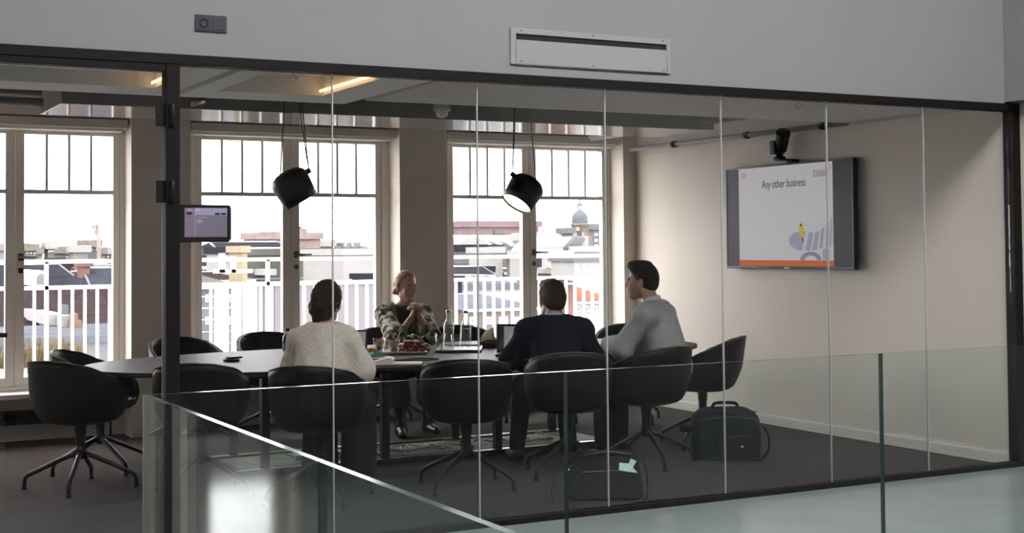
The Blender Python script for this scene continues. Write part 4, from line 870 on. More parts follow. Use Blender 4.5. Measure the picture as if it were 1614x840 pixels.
# --- woman in the cream sweater
knit = mat('cream_knit', (.74, .67, .58), .95, var=.10, vscale=70., bump=1., bscale=120., spec=.1); dkbrown = mat('dark_brown_hair', (.022, .012, .008), .55, spec=.2, col2=(.060, .032, .018), vscale=30., stretch=(6, 6, .8))
blackcloth = mat('black_cloth', (.012, .011, .012), .9); navycloth = mat('navy_trouser_cloth', (.012, .013, .019), .9)
J = person('woman in a cream knit sweater, back to the glass, dark hair in a low bun', (2.98, 8.10), 54, .985, .20, hyaw=-.25, hpitch=-.22, female=True, hshift=(0, .01, 0),
           arms={'L': ((-.215, .13, .79), (-.10, .42, .80)), 'R': ((.215, .12, .79), (.17, .40, .795))}, hands={'R': dict(wrist=V(.16, .385, .79), d=V(-.1, 1, -.05), n=V(0, .05, -1), side=V(-1, 0, 0), curl=(.35, .5, .3)), 'L': dict(wrist=V(-.10, .42, .79), d=V(.2, 1, -.05), n=V(0, .05, -1), side=V(1, 0, 0), curl=(.35, .5, .3))})
garment(J, 'sweater', knit, .024, .50, .97, .004, 11, flare=.022, bulk=(.024, .012), shoulder=-.012, neck=1.11, res=.007)
hair(J, dkbrown, [('e', V(0, -.075, .0), V(.074, .055, .075)), ('e', V(0, -.100, -.075), V(.066, .050, .050)), ('e', V(0, -.060, -.10), V(.066, .050, .075)), ('c', V(-.045, -.06, -.05), V(.045, -.06, -.05), .05), ('c', V(.075, .0, .02), V(.080, .012, -.09), .014, .006), ('c', V(-.075, .0, .02), V(-.078, .005, -.06), .014, .008)], cut=[((0, .066, .05), (0, .86, -.50))], thick=.018, amp=.0045)
trousers(J, blackcloth, .02, name='skirt', wide=.055, end=.86, seed=4); shoes(J, blackcloth)
# --- blonde woman
camo = mat('patterned_jacket', (.035, .028, .025), .9, col2=(.58, .53, .46), vscale=17., bump=.3, bscale=90., spec=.1); lapel = mat('grey_green_lining', (.17, .17, .135), .9); blond = mat('blonde_hair', (.26, .145, .06), .5, spec=.3, col2=(.50, .31, .15), vscale=30., stretch=(6, 6, .8)); darktop = mat('dark_top', (.045, .05, .042), .9)
nt = camo.node_tree; rp = [n for n in nt.nodes if n.type == 'VALTORGB'][0]; rp.color_ramp.elements[0].position = .42; rp.color_ramp.elements[1].position = .58; e3 = rp.color_ramp.elements.new(.50); e3.color = (.17, .14, .115, 1)
ctr = V(.03, .335, .985)
J = person('blonde woman in a patterned jacket leaning on the table with clasped hands', (4.745, 10.91), -101, 1.0, .24, hs=1.06, hyaw=.36, hpitch=-.16, female=True, res=.005, skin=skin_l,
           arms={'L': ((-.150, .44, .79), (-.072, .352, .965)), 'R': ((.150, .46, .79), (.000, .360, .958))},
           hands={'R': dict(wrist=V(.000, .358, .953), d=V(-.30, .05, 1), n=V(-1, .1, -.25), side=V(0, -1, .0), curl=(.75, .85, .5), size=1.02), 'L': dict(wrist=V(-.072, .352, .958), d=V(.32, .12, 1), n=V(1, .1, -.25), side=V(0, -1, .0), curl=(.85, .8, .5), size=1.0)}, legs={'L': ((-.12, .42, .55), (-.14, .36, .10)), 'R': ((.14, .42, .55), (.12, .50, .10))})
T = J['T']
def open_front(v, X, Y, Z):
    p = T(0, .05, .98); cutd = np.maximum(np.abs(X - .01) - (.030 + np.maximum(Z - .75, 0) * .16), (p[1] - .02) - Y); return np.maximum(v, -cutd)
def lap(c): return ((np.abs(c[:, 0] - .01) < .075 + np.maximum(c[:, 2] - .75, 0) * .17) & (c[:, 1] > T(0, .02, c[:, 2].clip(.6, 1.1).mean())[1] - .02)).astype(int)
garment(J, 'jacket', [camo, lapel], .023, .52, .22, .0035, 21, flare=.012, bulk=(.022, .016), shoulder=.004, neck=1.08, post=open_front, slot=lap, res=.006)
garment(J, 'undershirt', darktop, .008, .52, .3, .001, 22, neck=1.07, res=.008)
hair(J, blond, [('e', V(0, -.06, .005), V(.076, .06, .075)), ('e', V(-.018, -.115, -.062), V(.042, .036, .036)), ('c', V(-.072, .02, .01), V(-.06, -.07, -.055), .020, .024), ('c', V(.072, .02, .01), V(.055, -.07, -.055), .020, .024), ('c', V(-.078, .015, -.02), V(-.080, .01, -.085), .006, .003)], cut=[((0, .040, .066), (0, .90, -.43))], thick=.009, amp=.0036)
trousers(J, navycloth, .012, name='culottes', wide=.04, end=.55, seed=6); shoes(J, mat('black_boot_leather', (.012, .011, .011), .25), boot=.28)
# --- man in the navy suit
suit = mat('navy_suit', (.0075, .0085, .018), .9, var=.1, vscale=120., spec=.08); brownh = mat('brown_hair', (.030, .017, .010), .65, spec=.2, col2=(.062, .036, .020), vscale=40., stretch=(8, 8, 1)); shirt = mat('light_blue_shirt', (.45, .52, .62), .8)
J = person('man in a navy suit jacket seated with his back to the glass', (4.72, 8.22), 70, .985, .21, hs=1.14, hyaw=.17, hpitch=-.12, skin=skin_m, hshift=(0, .0, -.03),
           arms={'L': ((-.30, .17, .77), (-.15, .46, .80)), 'R': ((.29, .16, .78), (.14, .46, .80))}, hands={'L': dict(wrist=V(-.15, .46, .79), d=V(.25, 1, -.05), n=V(0, .05, -1), side=V(1, 0, 0), curl=(.3, .45, .3)), 'R': dict(wrist=V(.14, .46, .79), d=V(-.2, 1, -.05), n=V(0, .05, -1), side=V(-1, 0, 0), curl=(.3, .45, .3))}, legs={'L': ((-.17, .42, .56), (-.20, .56, .09)), 'R': ((.13, .43, .56), (.14, .30, .09))})
garment(J, 'suit_jacket', suit, .020, .50, .98, .0026, 31, flare=.012, bulk=(.012, .008), shoulder=.028, neck=1.105)
collar(J, shirt, .066, 1.02, 1.094, 'shirt_collar')
hair(J, brownh, [('e', V(0, -.060, -.005), V(.073, .058, .082)), ('e', V(0, .035, .095), V(.062, .062, .034))], cut=[((0, .052, .050), (0, .80, -.60)), ((0, -.05, -.088), (0, .10, -1))], thick=.008, amp=.0016)
trousers(J, navycloth, .014, seed=7); shoes(J, mat('brown_shoe', (.07, .03, .014), .35))
# --- man in the grey sweater
greyk = mat('grey_sweater', (.34, .345, .34), .95, var=.16, vscale=160., bump=.4, bscale=260., spec=.1); stubm = mat('stubble_skin', (.38, .225, .165), .6); darkh = mat('near_black_hair', (.012, .008, .006), .65, spec=.2, col2=(.028, .018, .013), vscale=40., stretch=(8, 8, 1)); whites = mat('white_collar_cloth', (.72, .73, .75), .8)
J = person('man in a grey sweater over a white collar, face turned left, hands clasped', (5.63, 8.19), 124, 1.07, .28, hs=1.0, hyaw=.20, hpitch=-.06, hshift=(0, -.01, -.01), skin=skin_l, stub=stubm, res=.005,
           arms={'L': ((-.225, .24, .755), (-.015, .43, .775)), 'R': ((.24, .25, .76), (.105, .45, .775))},
           hands={'L': dict(wrist=V(-.015, .435, .785), d=V(.30, 1, .10), n=V(1, -.25, -.1), side=V(0, 0, 1), curl=(.8, .8, .5)), 'R': dict(wrist=V(.108, .455, .785), d=V(-.45, 1, .10), n=V(-1, -.35, -.1), side=V(0, 0, 1), curl=(.8, .85, .5))})
garment(J, 'sweater', greyk, .018, .54, .93, .0030, 41, flare=.010, bulk=(.016, .006), shoulder=.008, neck=1.085)
collar(J, whites, .060, 1.03, 1.105, 'shirt_collar')
garment(J, 'shirt_hem', whites, .010, .515, .3, .001, 42, neck=1.04, res=.009)
hair(J, darkh, [('e', V(0, -.055, -.005), V(.074, .062, .080)), ('e', V(0, .040, .098), V(.060, .062, .040)), ('e', V(0, .0, .11), V(.062, .08, .030))], cut=[((0, .052, .052), (0, .82, -.57)), ((0, -.05, -.085), (0, .10, -1))], thick=.010, amp=.0022)
trousers(J, blackcloth, .014, seed=8); shoes(J, M['black'])
# ------------------------------------------------------------------ balcony
BY = 12.96
t = thing('balcony_railing', 'white balcony railing with upright bars outside the windows', 'railing')
m = MB(); m.box(-3, 9.2, BY - .02, BY + .02, 1.425, 1.462); m.build('top_rail', M['white_metal'], t)
m = MB(); m.box(-3, 9.2, BY - .02, BY + .02, 1.190, 1.226); m.build('mid_rail', M['white_metal'], t)
m = MB(); m.box(-3, 9.2, BY - .02, BY + .02, .40, .44); m.build('bottom_rail', M['white_metal'], t)
x = .075 - .11 * 8
for i in range(86):
    xx = 2.051 + (i - 26) * .1105
    if 2.95 < xx < 3.62: continue
    MB().box(xx - .013, xx + .013, BY - .012, BY + .012, .43, 1.20).build('baluster', M['white_metal'], t)
for xx in (2.155, 4.22, 6.2, 8.3, .1): MB().box(xx - .016, xx + .016, BY - .02, BY + .02, .05, 1.44).build('post', M['white_metal'], t)
structure(MB().box(-4, 10, WY + .16, 13.3, -.2, .05).build('floor_balcony', mat('balcony_tiles', (.35, .34, .33), .8)), 'balcony floor outside the windows', 'floor')
def px_box(m, x0, x1, y0, y1, Y, th=.03):
    a, b = at(x0, y1, Y), at(x1, y0, Y); m.box(a.x, b.x, Y, Y + th, a.z if y1 < 545 else .05, b.z)
gt = thing('balcony_gate', 'white wooden gate with broad posts and rungs beyond the second window', 'gate'); GYY = 13.12
for a in ((343, 357, 447, 553), (366, 381, 447, 553)): m = MB(); px_box(m, a[0], a[1], a[2] + 1, a[3] + 10, GYY); m.build('broad_post', M['white_metal'], gt)
for yy in (465, 483, 501, 520, 539):
    m = MB(); px_box(m, 319, 399, yy, yy + 3.5, GYY + .03, .02); m.build('rung', M['white_metal'], gt)
m = MB(); px_box(m, 331, 335, 447, 560, GYY + .05, .02); m.build('side_post', M['white_metal'], gt); m = MB(); px_box(m, 384, 405, 447, 560, GYY + .06, .02); m.build('side_panel', M['white_metal'], gt)
m = MB(); px_box(m, 337, 399, 424, 431, GYY, .03); px_box(m, 346, 355, 399, 430, GYY, .03); px_box(m, 365, 372, 404, 430, GYY, .03); m.build('upper_frame', M['white_metal'], gt)
scm = mat('lavender_boards', (.150, .143, .162), .8)
sp = thing('privacy_screen', 'pale lavender board screen behind the balcony bars of the second window', 'screen')
a, b = at(399, 560, 14.0), at(592, 447, 14.0); w_ = (b.x - a.x) / 12
for i in range(12): MB().box(a.x + i * w_ + .004, a.x + (i + 1) * w_ - .004, 14.0, 14.03, a.z - .5, b.z).build('board', scm, sp)
MB().box(a.x, b.x, 13.98, 14.05, b.z, b.z + .03).build('cap_rail', M['white_metal'], sp)
pl_ = thing('balcony_planter', 'grey planter of yellow ornamental grass outside the leftmost window', 'planter', (1.75, 14.2, .05))
MB().box(-.75, 1.0, -.2, .2, -.6, .36).build('box', mat('planter_grey', (.20, .20, .21), .8), pl_)
m = MB(); rr = random.Random(4)
for i in range(900):
    bx, by = rr.uniform(-.7, .95), rr.uniform(-.16, .16); h = rr.uniform(.16, .36); d = Vector((rr.uniform(-.10, .10), rr.uniform(-.1, .1), h)); s = Vector((.006, 0, 0))
    p = Vector((bx, by, .34)); m.add([p - s, p + s, p + d * .6 + s * .7, p + d * .6 - s * .7, p + d + Vector((d.x * .6, d.y * .6, -.02))], [(0, 1, 2, 3), (3, 2, 4)], False)
g = m.build('grass', mat('yellow_grass', (.07, .05, .02), .9, col2=(.13, .10, .045), vscale=12.), pl_); g['kind'] = 'stuff'
# ------------------------------------------------------------------ the city
structure(MB().box(-300, 900, 16, 900, -17.2, -17).build('ground', mat('street', (.12, .12, .12), .9)), 'streets far below the balcony', 'ground')
slate = mat('slate_roof', (.045, .043, .056), .6, var=.2, vscale=3.); slate_b = mat('blue_slate', (.065, .07, .09), .6, var=.15, vscale=3.); brownt = mat('brown_roof_tiles', (.055, .038, .042), .8, var=.25, vscale=4.); zinc = mat('zinc_roof', (.16, .17, .20), .45, var=.15, vscale=.6)
redt = mat('red_roof_tiles', (.27, .12, .085), .8, var=.2, vscale=2.); brick = mat('pink_brick', (.32, .245, .235), .9, var=.15, vscale=1.5); brickr = mat('red_brick', (.21, .12, .105), .9, var=.2, vscale=3.); white_r = mat('white_render', (.40, .39, .39), .8, var=.04, vscale=.5); grey_r = mat('grey_render', (.17, .17, .185), .8, var=.08, vscale=.5); tan_r = mat('tan_render', (.18, .155, .135), .8, var=.1, vscale=.5)
maroon = mat('maroon_cladding', (.26, .185, .195), .6, var=.1, vscale=.2); moss = mat('mossy_roof', (.105, .108, .092), .9, var=.25, vscale=.4); cream = mat('cream_render', (.40, .33, .23), .8); wing = mat('window_dark', (.05, .055, .065), .2, spec=.7); terra = mat('terracotta', (.27, .155, .115), .8); stone = mat('pale_stone', (.24, .21, .18), .85, var=.15, vscale=1.); leadm = mat('lead_dome', (.15, .16, .19), .45, var=.1, vscale=.6); conc = mat('haze_pale_blocks', (.28, .26, .26), .9, var=.12, vscale=.1)
BASE = -17.0
for f_, ms_ in ((.35, (slate, slate_b, brownt, zinc, redt)), (.45, (brick, brickr, white_r, grey_r, tan_r, maroon, moss, cream, terra, stone, leadm, conc))):
    for m_ in ms_:
        b_ = m_.node_tree.nodes['Principled BSDF'].inputs['Base Color']; b_.default_value = tuple(c * f_ for c in b_.default_value[:3]) + (1,)
        m_.node_tree.nodes['Principled BSDF'].inputs['Specular IOR Level'].default_value = 0.
        for n_ in m_.node_tree.nodes:
            if n_.type == 'VALTORGB':
                for e_ in n_.color_ramp.elements: e_.color = tuple(c * f_ for c in e_.color[:3]) + (1,)
TAKEN = []; LAST = [None, 0]
def free_plot(px0, px1, depth, lo, hi, step):
    """nearest distance at which a house fits without touching the ones already standing"""
    D = lo
    while D < hi:
        x0, x1 = at(px0, 400, D).x - 1.5, at(px1, 400, D + depth).x + 1.5
        if all(x1 < q[0] or x0 > q[1] or D + depth + 1.5 < q[2] or D - 1.5 > q[3] for q in TAKEN): return D
        D += step
    return None
def building(name, label, x0, x1, ytop, D, depth, wall, roof=None, rtype='flat', eave=None, wins=None, base=BASE, group=None, cat='building', extra=None):
    """a house standing at distance D whose front spans photo columns x0..x1; ytop is the ridge or parapet, eave the roof foot"""
    if D > 50 and depth > 3: depth = max(2.6, depth * .34)
    t = thing(name, label, cat, (0, 0, 0), 0, group); LAST[:] = [t, eave if eave else ytop]; ym = eave if eave else ytop; a, b = at(x0, ym, D), at(x1, ym, D); X0, X1 = a.x, b.x; TAKEN.append((X0 - .5, X1 + .5, D - 1, D + depth + 1)); ze = (a.z + b.z) / 2; zt = (at(x0, ytop, D).z + at(x1, ytop, D).z) / 2
    MB().box(X0, X1, D, D + depth, base, ze).build('walls', wall, t); k = D / 100.
    if rtype == 'flat': MB().box(X0 - .2 * k, X1 + .2 * k, D - .2 * k, D + depth + .2 * k, ze, ze + .5 * k).build('parapet', roof or wall, t)
    else:
        m = MB(); o = .4 * k; dz = D + depth * (.5 if rtype != 'mansard' else .22)
        i = 0 if rtype == 'gable' else min((X1 - X0) * .18, (zt - ze) * .75)
        if rtype == 'mansard': v = [(X0 - o, D - o, ze), (X1 + o, D - o, ze), (X1 + o, D + depth + o, ze), (X0 - o, D + depth + o, ze), (X0 + i, dz, zt), (X1 - i, dz, zt), (X1 - i, D + depth * .78, zt), (X0 + i, D + depth * .78, zt)]; f = [(0, 1, 5, 4), (1, 2, 6, 5), (2, 3, 7, 6), (3, 0, 4, 7), (4, 5, 6, 7), (0, 3, 2, 1)]
        else: v = [(X0 - o, D - o, ze), (X1 + o, D - o, ze), (X1 + o, D + depth + o, ze), (X0 - o, D + depth + o, ze), (X0 - o + i, dz, zt), (X1 + o - i, dz, zt)]; f = [(0, 1, 5, 4), (2, 3, 4, 5), (1, 2, 5), (3, 0, 4), (0, 3, 2, 1)]
        m.add(v, f, False); m.build('roof', roof, t)
        g = MB(); g.cyl((v[4][0], v[4][1], zt), (v[5][0], v[5][1], zt), .055 * k, n=8); g.box(X0 - o, X1 + o, D - o - .12 * k, D - o, ze - .12 * k, ze + .05 * k); g.build('gutter_and_ridge', M['white_metal'], t)
        if rtype in ('mansard', 'hip'):
            g = MB(); g.tube([v[0], v[4]], .09 * k, 6); g.tube([v[1], v[5]], .09 * k, 6); g.build('hip_caps', mat('lead_flashing', (.030, .034, .042), .6) if 'lead_flashing' not in bpy.data.materials else bpy.data.materials['lead_flashing'], t)
    if wins:
        r0, r1, cols, ww, hh, rows = wins
        for r in range(rows):
            for c in range(cols):
                px = x0 + (x1 - x0) * (c + .5) / cols; py = r0 + (r1 - r0) * (r / max(1, rows - 1)); q0, q1 = at(px - ww / 2, py + hh / 2, D), at(px + ww / 2, py - hh / 2, D)
                w = MB().box(q0.x, q1.x, D - .12 * k, D + .02, q0.z, q1.z).build('window', M['white_metal'], t); fx, fz = (q1.x - q0.x) * .14, (q1.z - q0.z) * .12
                MB().box(q0.x + fx, q1.x - fx, D - .16 * k, D, q0.z + fz, q1.z - fz).build('pane', wing, w)
    return t
def add_box(t, name, x0, x1, y0, y1, D, depth, mm):
    a, b = at(x0, y1, D), at(x1, y0, D); return MB().box(a.x, b.x, D, D + depth, a.z, b.z).build(name, mm, t)
# behind the leftmost window
b = building('mansard_house', 'slate mansard house with an arched white dormer, left window', -20, 128, 417, 62, 22, white_r, slate, 'mansard', 454)
q = at(65, 450, 59); m = MB(); ar = [(-.28, 0), (.28, 0)] + [(.28 * math.cos(a), .34 + .28 * math.sin(a)) for a in [math.pi * i / 12 for i in range(13)]]
m.prism([(q.x + x, q.z + z) for x, z in ar], q.y, q.y + 5, 'y'); dm = m.build('dormer', M['white_metal'], b)
m = MB(); m.prism([(q.x + x * .66, q.z + .04 + z * .72) for x, z in ar], q.y - .06, q.y + .1, 'y'); m.build('pane', wing, dm)
b = building('slate_roof_house', 'blue slate roofed house rising at the right edge of the left window', 152, 215, 423, 55, 18, grey_r, slate_b, 'hip', 456)
b = building('dormer_house', 'white gabled house with a sash window, between two slate roofs', 143, 172, 417, 66, 10, white_r, grey_r, 'gable', 424, (436, 436, 1, 11, 18, 1))
b = building('chimney_stack', 'red brick chimney stack beside the white gabled house', 133, 142, 420, 57, 1.5, brickr, cat='chimney'); add_box(b, 'chimney_pot', 135, 137, 413, 420, 57, .6, terra); add_box(b, 'chimney_pot', 138.5, 140.5, 414, 420, 57, .6, terra)
b = building('tiled_house', 'brown tiled roof with white flues, low in the left window', 18, 260, 466, 36, 14, grey_r, brownt, 'gable', 520)
add_box(b, 'dormer', 77, 90, 495, 513, 34.5, 4, white_r); add_box(b, 'roof_hatch', 95, 114, 497, 522, 34, 4, white_r); add_box(b, 'metal_flue', 101, 108, 481, 497, 34.5, .6, leadm); add_box(b, 'chimney_pot', 116, 123, 494, 515, 33.5, .5, terra); add_box(b, 'chimney_base', 114, 129, 505, 522, 33.4, 1.2, terra)
building('flat_roof_house', 'grey blue flat roof below the brown tiled roof, left window', -10, 250, 541, 30, 5, grey_r, zinc)
building('gable_house', 'small tiled gable house between slate roof and brick chimney', 108, 132, 428, 88, 8, white_r, brownt, 'gable', 444)
# behind the second window
b = building('stepped_brick_block', 'stepped pink brick block on the skyline of the second window', 398, 505, 377, 215, 14, brick, brick)
for q in ((415, 448, 368), (425, 440, 365), (468, 484, 360), (470, 496, 371)): add_box(b, 'upper_storey', q[0], q[1], q[2], 378, 217, 9, brick)
add_box(b, 'lift_house', 470, 476, 357, 362, 222, 8, grey_r)
building('long_slate_hall', 'long grey slate roofed hall below the stepped brick block', 346, 452, 381, 170, 25, brick, slate, 'hip', 391, (397, 397, 12, 3, 5, 1))
b = building('moss_roof_block', 'flat mossy green roof block in the middle of the second window', 391, 543, 402, 75, 30, moss, moss); add_box(b, 'roof_unit', 418, 436, 424, 434, 73, 3, white_r); add_box(b, 'roof_ledge', 391, 545, 438, 441, 70, 3, zinc)
b = building('white_penthouse', 'white box penthouse with roof tanks, right of the second window', 541, 600, 402, 52, 14, white_r, white_r)
for i, xx in enumerate((542, 553, 566, 577)):
    q0, q1 = at(xx, 401, 56), at(xx + 9, 388, 56); m = MB(); r = (q1.x - q0.x) / 2; m.cyl(((q0.x + q1.x) / 2, 57, q0.z - .3), ((q0.x + q1.x) / 2, 57, q1.z), r, n=20); m.build('roof_tank', leadm, b)
for xx in (546, 557, 572, 584): add_box(b, 'antenna', xx, xx + 1.2, 380, 392, 57, .2, M['steel_dark'])
b = building('white_gabled_houses', 'low white houses with brown roofs at the left of the second window', 300, 345, 409, 68, 12, white_r, brownt, 'gable', 421, (428, 428, 3, 6, 9, 1))
building('brown_roof_house', 'brown roofed house behind the white gate, second window', 335, 392, 431, 46, 9, tan_r, brownt, 'hip', 442)
building('cream_pier', 'cream rendered chimney pier above the white gate', 382, 390, 398, 44, 1.5, cream, cat='chimney')
building('speckled_roof_house', 'house with a low speckled tile roof behind the gate rungs', 300, 372, 436, 38, 9, grey_r, moss, 'gable', 452, (470, 505, 4, 7, 12, 2))
building('slate_tower_house', 'tall grey house with dark window right of the tablet', 352, 366, 400, 58, 5, white_r, slate, 'flat', None, (408, 408, 1, 8, 9, 1))
# behind the third window
b = building('maroon_hall', 'big maroon clad hall on the skyline of the third window', 731, 850, 358, 235, 14, maroon, maroon); add_box(b, 'louvre_band', 780, 796, 363, 369, 234.5, .6, grey_r)
t = thing('glass_vault', 'white barrel vaulted glass roof in front of the maroon hall', 'roof'); q0, q1, q2 = at(756, 394, 205), at(860, 394, 205), at(760, 374, 205)
m = MB(); n = 14; H_, Dp = (q2.z - q0.z), 16; vs = [(x, 205 + Dp * (1 - math.cos(math.pi / 2 * i / n)), q0.z + H_ * math.sin(math.pi / 2 * i / n)) for x in (q0.x, q1.x) for i in range(n + 1)]
m.add(vs, [(i, n + 1 + i, n + 2 + i, i + 1) for i in range(n)], True); m.build('vault', zinc, t, recalc=True)
MB().box(q0.x, q1.x, 204.6, 222, BASE, q0.z).build('walls', grey_r, t)
for i in range(7): x = q0.x + (q1.x - q0.x) * i / 6; m = MB(); m.tube([(x, v[1] - .3, v[2] + .2) for v in vs[:n + 1]], .35, 5); m.build('rib', M['white_metal'], t)
b = thing('arched_gable', 'white arched end wall with dark windows left of the glass vault', 'building'); q0, q1 = at(722, 394, 200), at(772, 394, 200); hh = at(730, 374, 200).z - q0.z; W_ = q1.x - q0.x
m = MB(); m.prism([(q0.x, BASE), (q1.x, BASE), (q1.x, q0.z)] + [(q0.x + W_ * (.5 + .5 * math.cos(a)), q0.z + hh * math.sin(a)) for a in [math.pi * i / 16 for i in range(17)]] + [(q0.x, q0.z)], 200, 204, 'y'); m.build('walls', white_r, b)
for xx in (729, 737, 752, 761): add_box(b, 'window', xx, xx + 6, 386, 392, 199.5, .6, wing)
building('grey_parapet_block', 'long dark grey parapet block below the vaulted roof', 722, 790, 395, 150, 20, grey_r, slate)
building('tan_parapet_block', 'low tan block right of the dark grey parapet', 793, 830, 397, 140, 9, tan_r, grey_r)
b = building('white_roof_house', 'white rooftop box with a small dark window, third window', 763, 792, 399, 98, 8, white_r, white_r); add_box(b, 'vent_opening', 780, 782.5, 401, 403.5, 97.6, .5, wing)
b = building('slate_mansard_block', 'slate mansard block with a row of white dormers, third window', 690, 789, 420, 62, 12, grey_r, slate, 'mansard', 446)
for xx in (714, 732, 752, 771):
    q0, q1 = at(xx, 443, 59.5), at(xx + 11, 433, 59.5); w = MB().box(q0.x, q1.x, 59.5, 63, q0.z, q1.z).build('dormer', white_r, b); MB().box(q0.x + .2, q1.x - .2, 59.44, 59.6, q0.z + .08, q1.z - .2).build('pane', wing, w)
building('zinc_roof_house', 'house with a ridged blue zinc roof low in the third window', 735, 850, 470, 33, 8, tan_r, zinc, 'gable', 487, (505, 505, 5, 13, 12, 1))
b = building('brick_end_house', 'narrow dark house end at the left edge of the third window', 700, 728, 445, 40, 8, slate, slate)
building('terrace_house', 'pale terrace with roof plant behind the balcony bars, third window', 728, 840, 456, 45, 10, white_r, zinc)
b = building('white_block', 'white tall block left of the domed tower', 843, 880, 379, 125, 14, white_r, white_r, wins=(392, 392, 3, 3, 4, 1)); add_box(b, 'lift_house', 848, 862, 366, 379, 127, 6, white_r); add_box(b, 'antenna', 851, 852, 357, 366, 127, .4, M['steel_dark']); add_box(b, 'antenna', 857, 858, 360, 366, 127, .4, M['steel_dark'])
building('slate_corner_house', 'dark slate roof house behind the third window handle', 830, 868, 395, 95, 10, white_r, slate, 'mansard', 405)
b = building('white_flat_house', 'white house with a dark square window below the domed tower', 838, 900, 404, 80, 9, white_r, white_r); add_box(b, 'window', 882, 898, 407, 422, 79.6, .6, wing); add_box(b, 'shutter', 840, 854, 407, 421, 79.6, .6, slate)
t = thing('domed_tower', 'pale stone tower with a lead dome and lantern, third window', 'tower'); D = 165.
c = at(914.5, 400, D); s_ = (at(927, 400, D).x - at(902, 400, D).x) / 2
def zz(py): return at(914, py, D).z
m = MB(); m.box(c.x - s_ * .92, c.x + s_ * .92, D - s_ * .92, D + s_ * .92, BASE, zz(372)); m.build('shaft', stone, t)
m = MB(); m.lathe([(s_ * .95, zz(372)), (s_ * .95, zz(356)), (s_ * 1.08, zz(355)), (s_ * 1.08, zz(352.5)), (.01, zz(352.5))], (c.x, D, 0), 8); m.build('belfry', stone, t)
m = MB(); m.lathe([(s_ * .85, zz(353)), (s_ * .88, zz(347)), (s_ * .84, zz(341)), (s_ * .66, zz(336)), (s_ * .36, zz(332.5)), (s_ * .22, zz(331)), (.01, zz(331))], (c.x, D, 0), 24); m.build('dome', leadm, t)
m = MB()
for k in range(6): a = k * math.pi / 3; m.cyl((c.x + s_ * .26 * math.cos(a), D + s_ * .26 * math.sin(a), zz(331)), (c.x + s_ * .26 * math.cos(a), D + s_ * .26 * math.sin(a), zz(324)), s_ * .06, n=6)
m.lathe([(s_ * .36, zz(324.5)), (s_ * .30, zz(322.5)), (s_ * .10, zz(319.5)), (.05, zz(314)), (.01, zz(313))], (c.x, D, 0), 12); m.build('lantern', leadm, t)
add_box(t, 'clock_face', 908.5, 913.5, 358, 364, D - s_ * 1.12, .6, cream)
for xx in (906, 917): add_box(t, 'belfry_opening', xx, xx + 3.5, 366, 380, D - s_ * .95, .6, wing)
b = building('white_sloped_roof_house', 'white house with a steep skylit roof in front of the domed tower', 902, 960, 397, 105, 16, white_r, white_r); q = [at(904, 397, 104), at(946, 397, 104), at(946, 372, 104), at(926, 372, 104)]
m = MB(); m.prism([(p.x, p.z) for p in q], 106, 116, 'y'); m.build('steep_roof', white_r, b)
for k in range(3): p0, p1 = at(910 + k * 6, 394, 103.5), at(926 + k * 6, 374, 103.5); m = MB(); m.tube([(p0.x, 105.6, p0.z), (p1.x, 105.6, p1.z)], .3, 5); m.build('roof_rib', grey_r, b)
building('grey_blue_tower_block', 'grey blue block at the right edge of the third window', 934, 965, 362, 190, 14, grey_r, grey_r, wins=(370, 388, 3, 4, 4, 3)); building('grey_strip_house', 'narrow blue grey building left of the domed tower', 897, 903, 368, 150, 6, grey_r, grey_r)
building('rounded_gable_house', 'pale stone house with a rounded gable behind the navy suit man', 884, 916, 421, 69, 8, stone, stone, 'hip', 431); building('pale_long_house', 'long pale house under the steep white roof, third window', 905, 965, 412, 66, 7, white_r, grey_r, wins=(420, 430, 6, 3, 5, 2))
building('red_roof_house', 'red tiled house seen between the two men, third window', 890, 970, 447, 48, 10, white_r, redt, 'gable', 476, (486, 486, 6, 7, 9, 1))
b = building('brick_chimney_house', 'small brick house in front of the red roof', 893, 908, 440, 46, 4, brickr, slate, 'gable', 446)
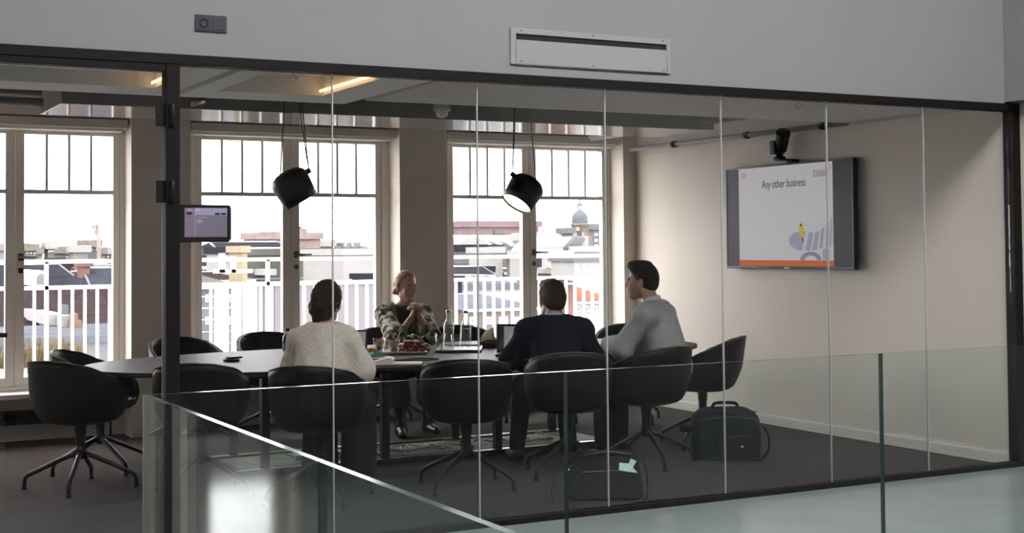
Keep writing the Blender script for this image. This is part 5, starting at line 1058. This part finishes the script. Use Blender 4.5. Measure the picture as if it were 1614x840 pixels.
# skyline: far roofs, all of a kind, haze put into their pale colours
TAKEN += [(at(898, 400, 160).x, at(932, 400, 172).x, 155, 176), (at(146, 400, 150).x, at(166, 400, 150).x, 143, 157), (at(720, 400, 205).x - 3, at(862, 400, 222).x + 3, 196, 228), (at(700, 400, 200).x, at(870, 400, 200).x, 198, 226)]
rr = random.Random(12); far = [conc, white_r, conc, grey_r, white_r, stone]; mm_ = [white_r, grey_r, tan_r, stone, white_r, brickr, grey_r]; rf_ = [slate, brownt, zinc, redt, grey_r, slate_b, moss]
for i in range(60):
    px = -10 + i * 16.3 + rr.uniform(-5, 5); w = rr.uniform(9, 24); top = 401 - rr.random() ** 2 * 13 - (3 if px > 690 else 0); D = free_plot(px, px + w, 12, 262, 470, 5)
    if D: building('skyline_block', 'rooftop far off on the skyline, coloured pale in place of haze', px, px + w, top, D, 12, far[i % 6], far[(i + 2) % 6], 'flat', None, (top + 4, top + 4, 3, 2.2, 2.6, 1) if i % 2 else None, BASE, 'skyline rooftops')
for i in range(110):
    px = -20 + (i * 37) % 985 + rr.uniform(-5, 5); w = rr.uniform(13, 30); D = free_plot(px, px + w, 3.5, rr.uniform(78, 150), 255, 2.5); 
    if not D: continue
    top = 403 + (255 - D) / 175 * 22 + rr.uniform(-4, 4)
    building('rooftop_house', 'ordinary roof in the jumble of the mid distance', px, px + w, top, D, 7, mm_[i % 7], rf_[(i * 5) % 7], rr.choice(['gable', 'hip', 'flat', 'gable']), top + rr.uniform(3, 7), None, BASE, 'mid distance roofs'); hb = LAST[0]; ey = LAST[1]
    cx = px + w * rr.uniform(.15, .8); add_box(hb, 'chimney', cx, cx + 2.2, top - rr.uniform(2, 4), ey, D + 2, .6, rr.choice([brickr, white_r, tan_r]))
    for q in range(int(w // 6)): add_box(hb, 'window', px + 3 + q * 6, px + 5.2 + q * 6, ey + 2.5, ey + 6, D - .12, .3, wing)
def bare_tree(label, px, py, D, h):
    t = thing('bare_tree', label, 'tree'); q = at(px, py, D); m = MB(); rr = random.Random(px)
    def br(p, d, l, r, k):
        e = p + d * l; m.cyl(p, e, r, r * .6, 5, False)
        if k:
            for _ in range(3): br(e, (d + Vector((rr.uniform(-.6, .6), rr.uniform(-.6, .6), rr.uniform(0, .3)))).normalized(), l * .68, r * .55, k - 1)
    br(Vector((q.x, D, q.z - 12)), Vector((0, 0, 1)), 12 + h * .2, .35, 0); br(Vector((q.x, D, q.z + h * .2)), Vector((0, 0, 1)), h * .32, .28, 4); m.build('branches', mat('bare_wood', (.16, .12, .11), .9) if 'bare_wood' not in bpy.data.materials else bpy.data.materials['bare_wood'], t)
bare_tree('bare winter tree rising above the roofs in the leftmost window', 156, 402, 150, 3.2)
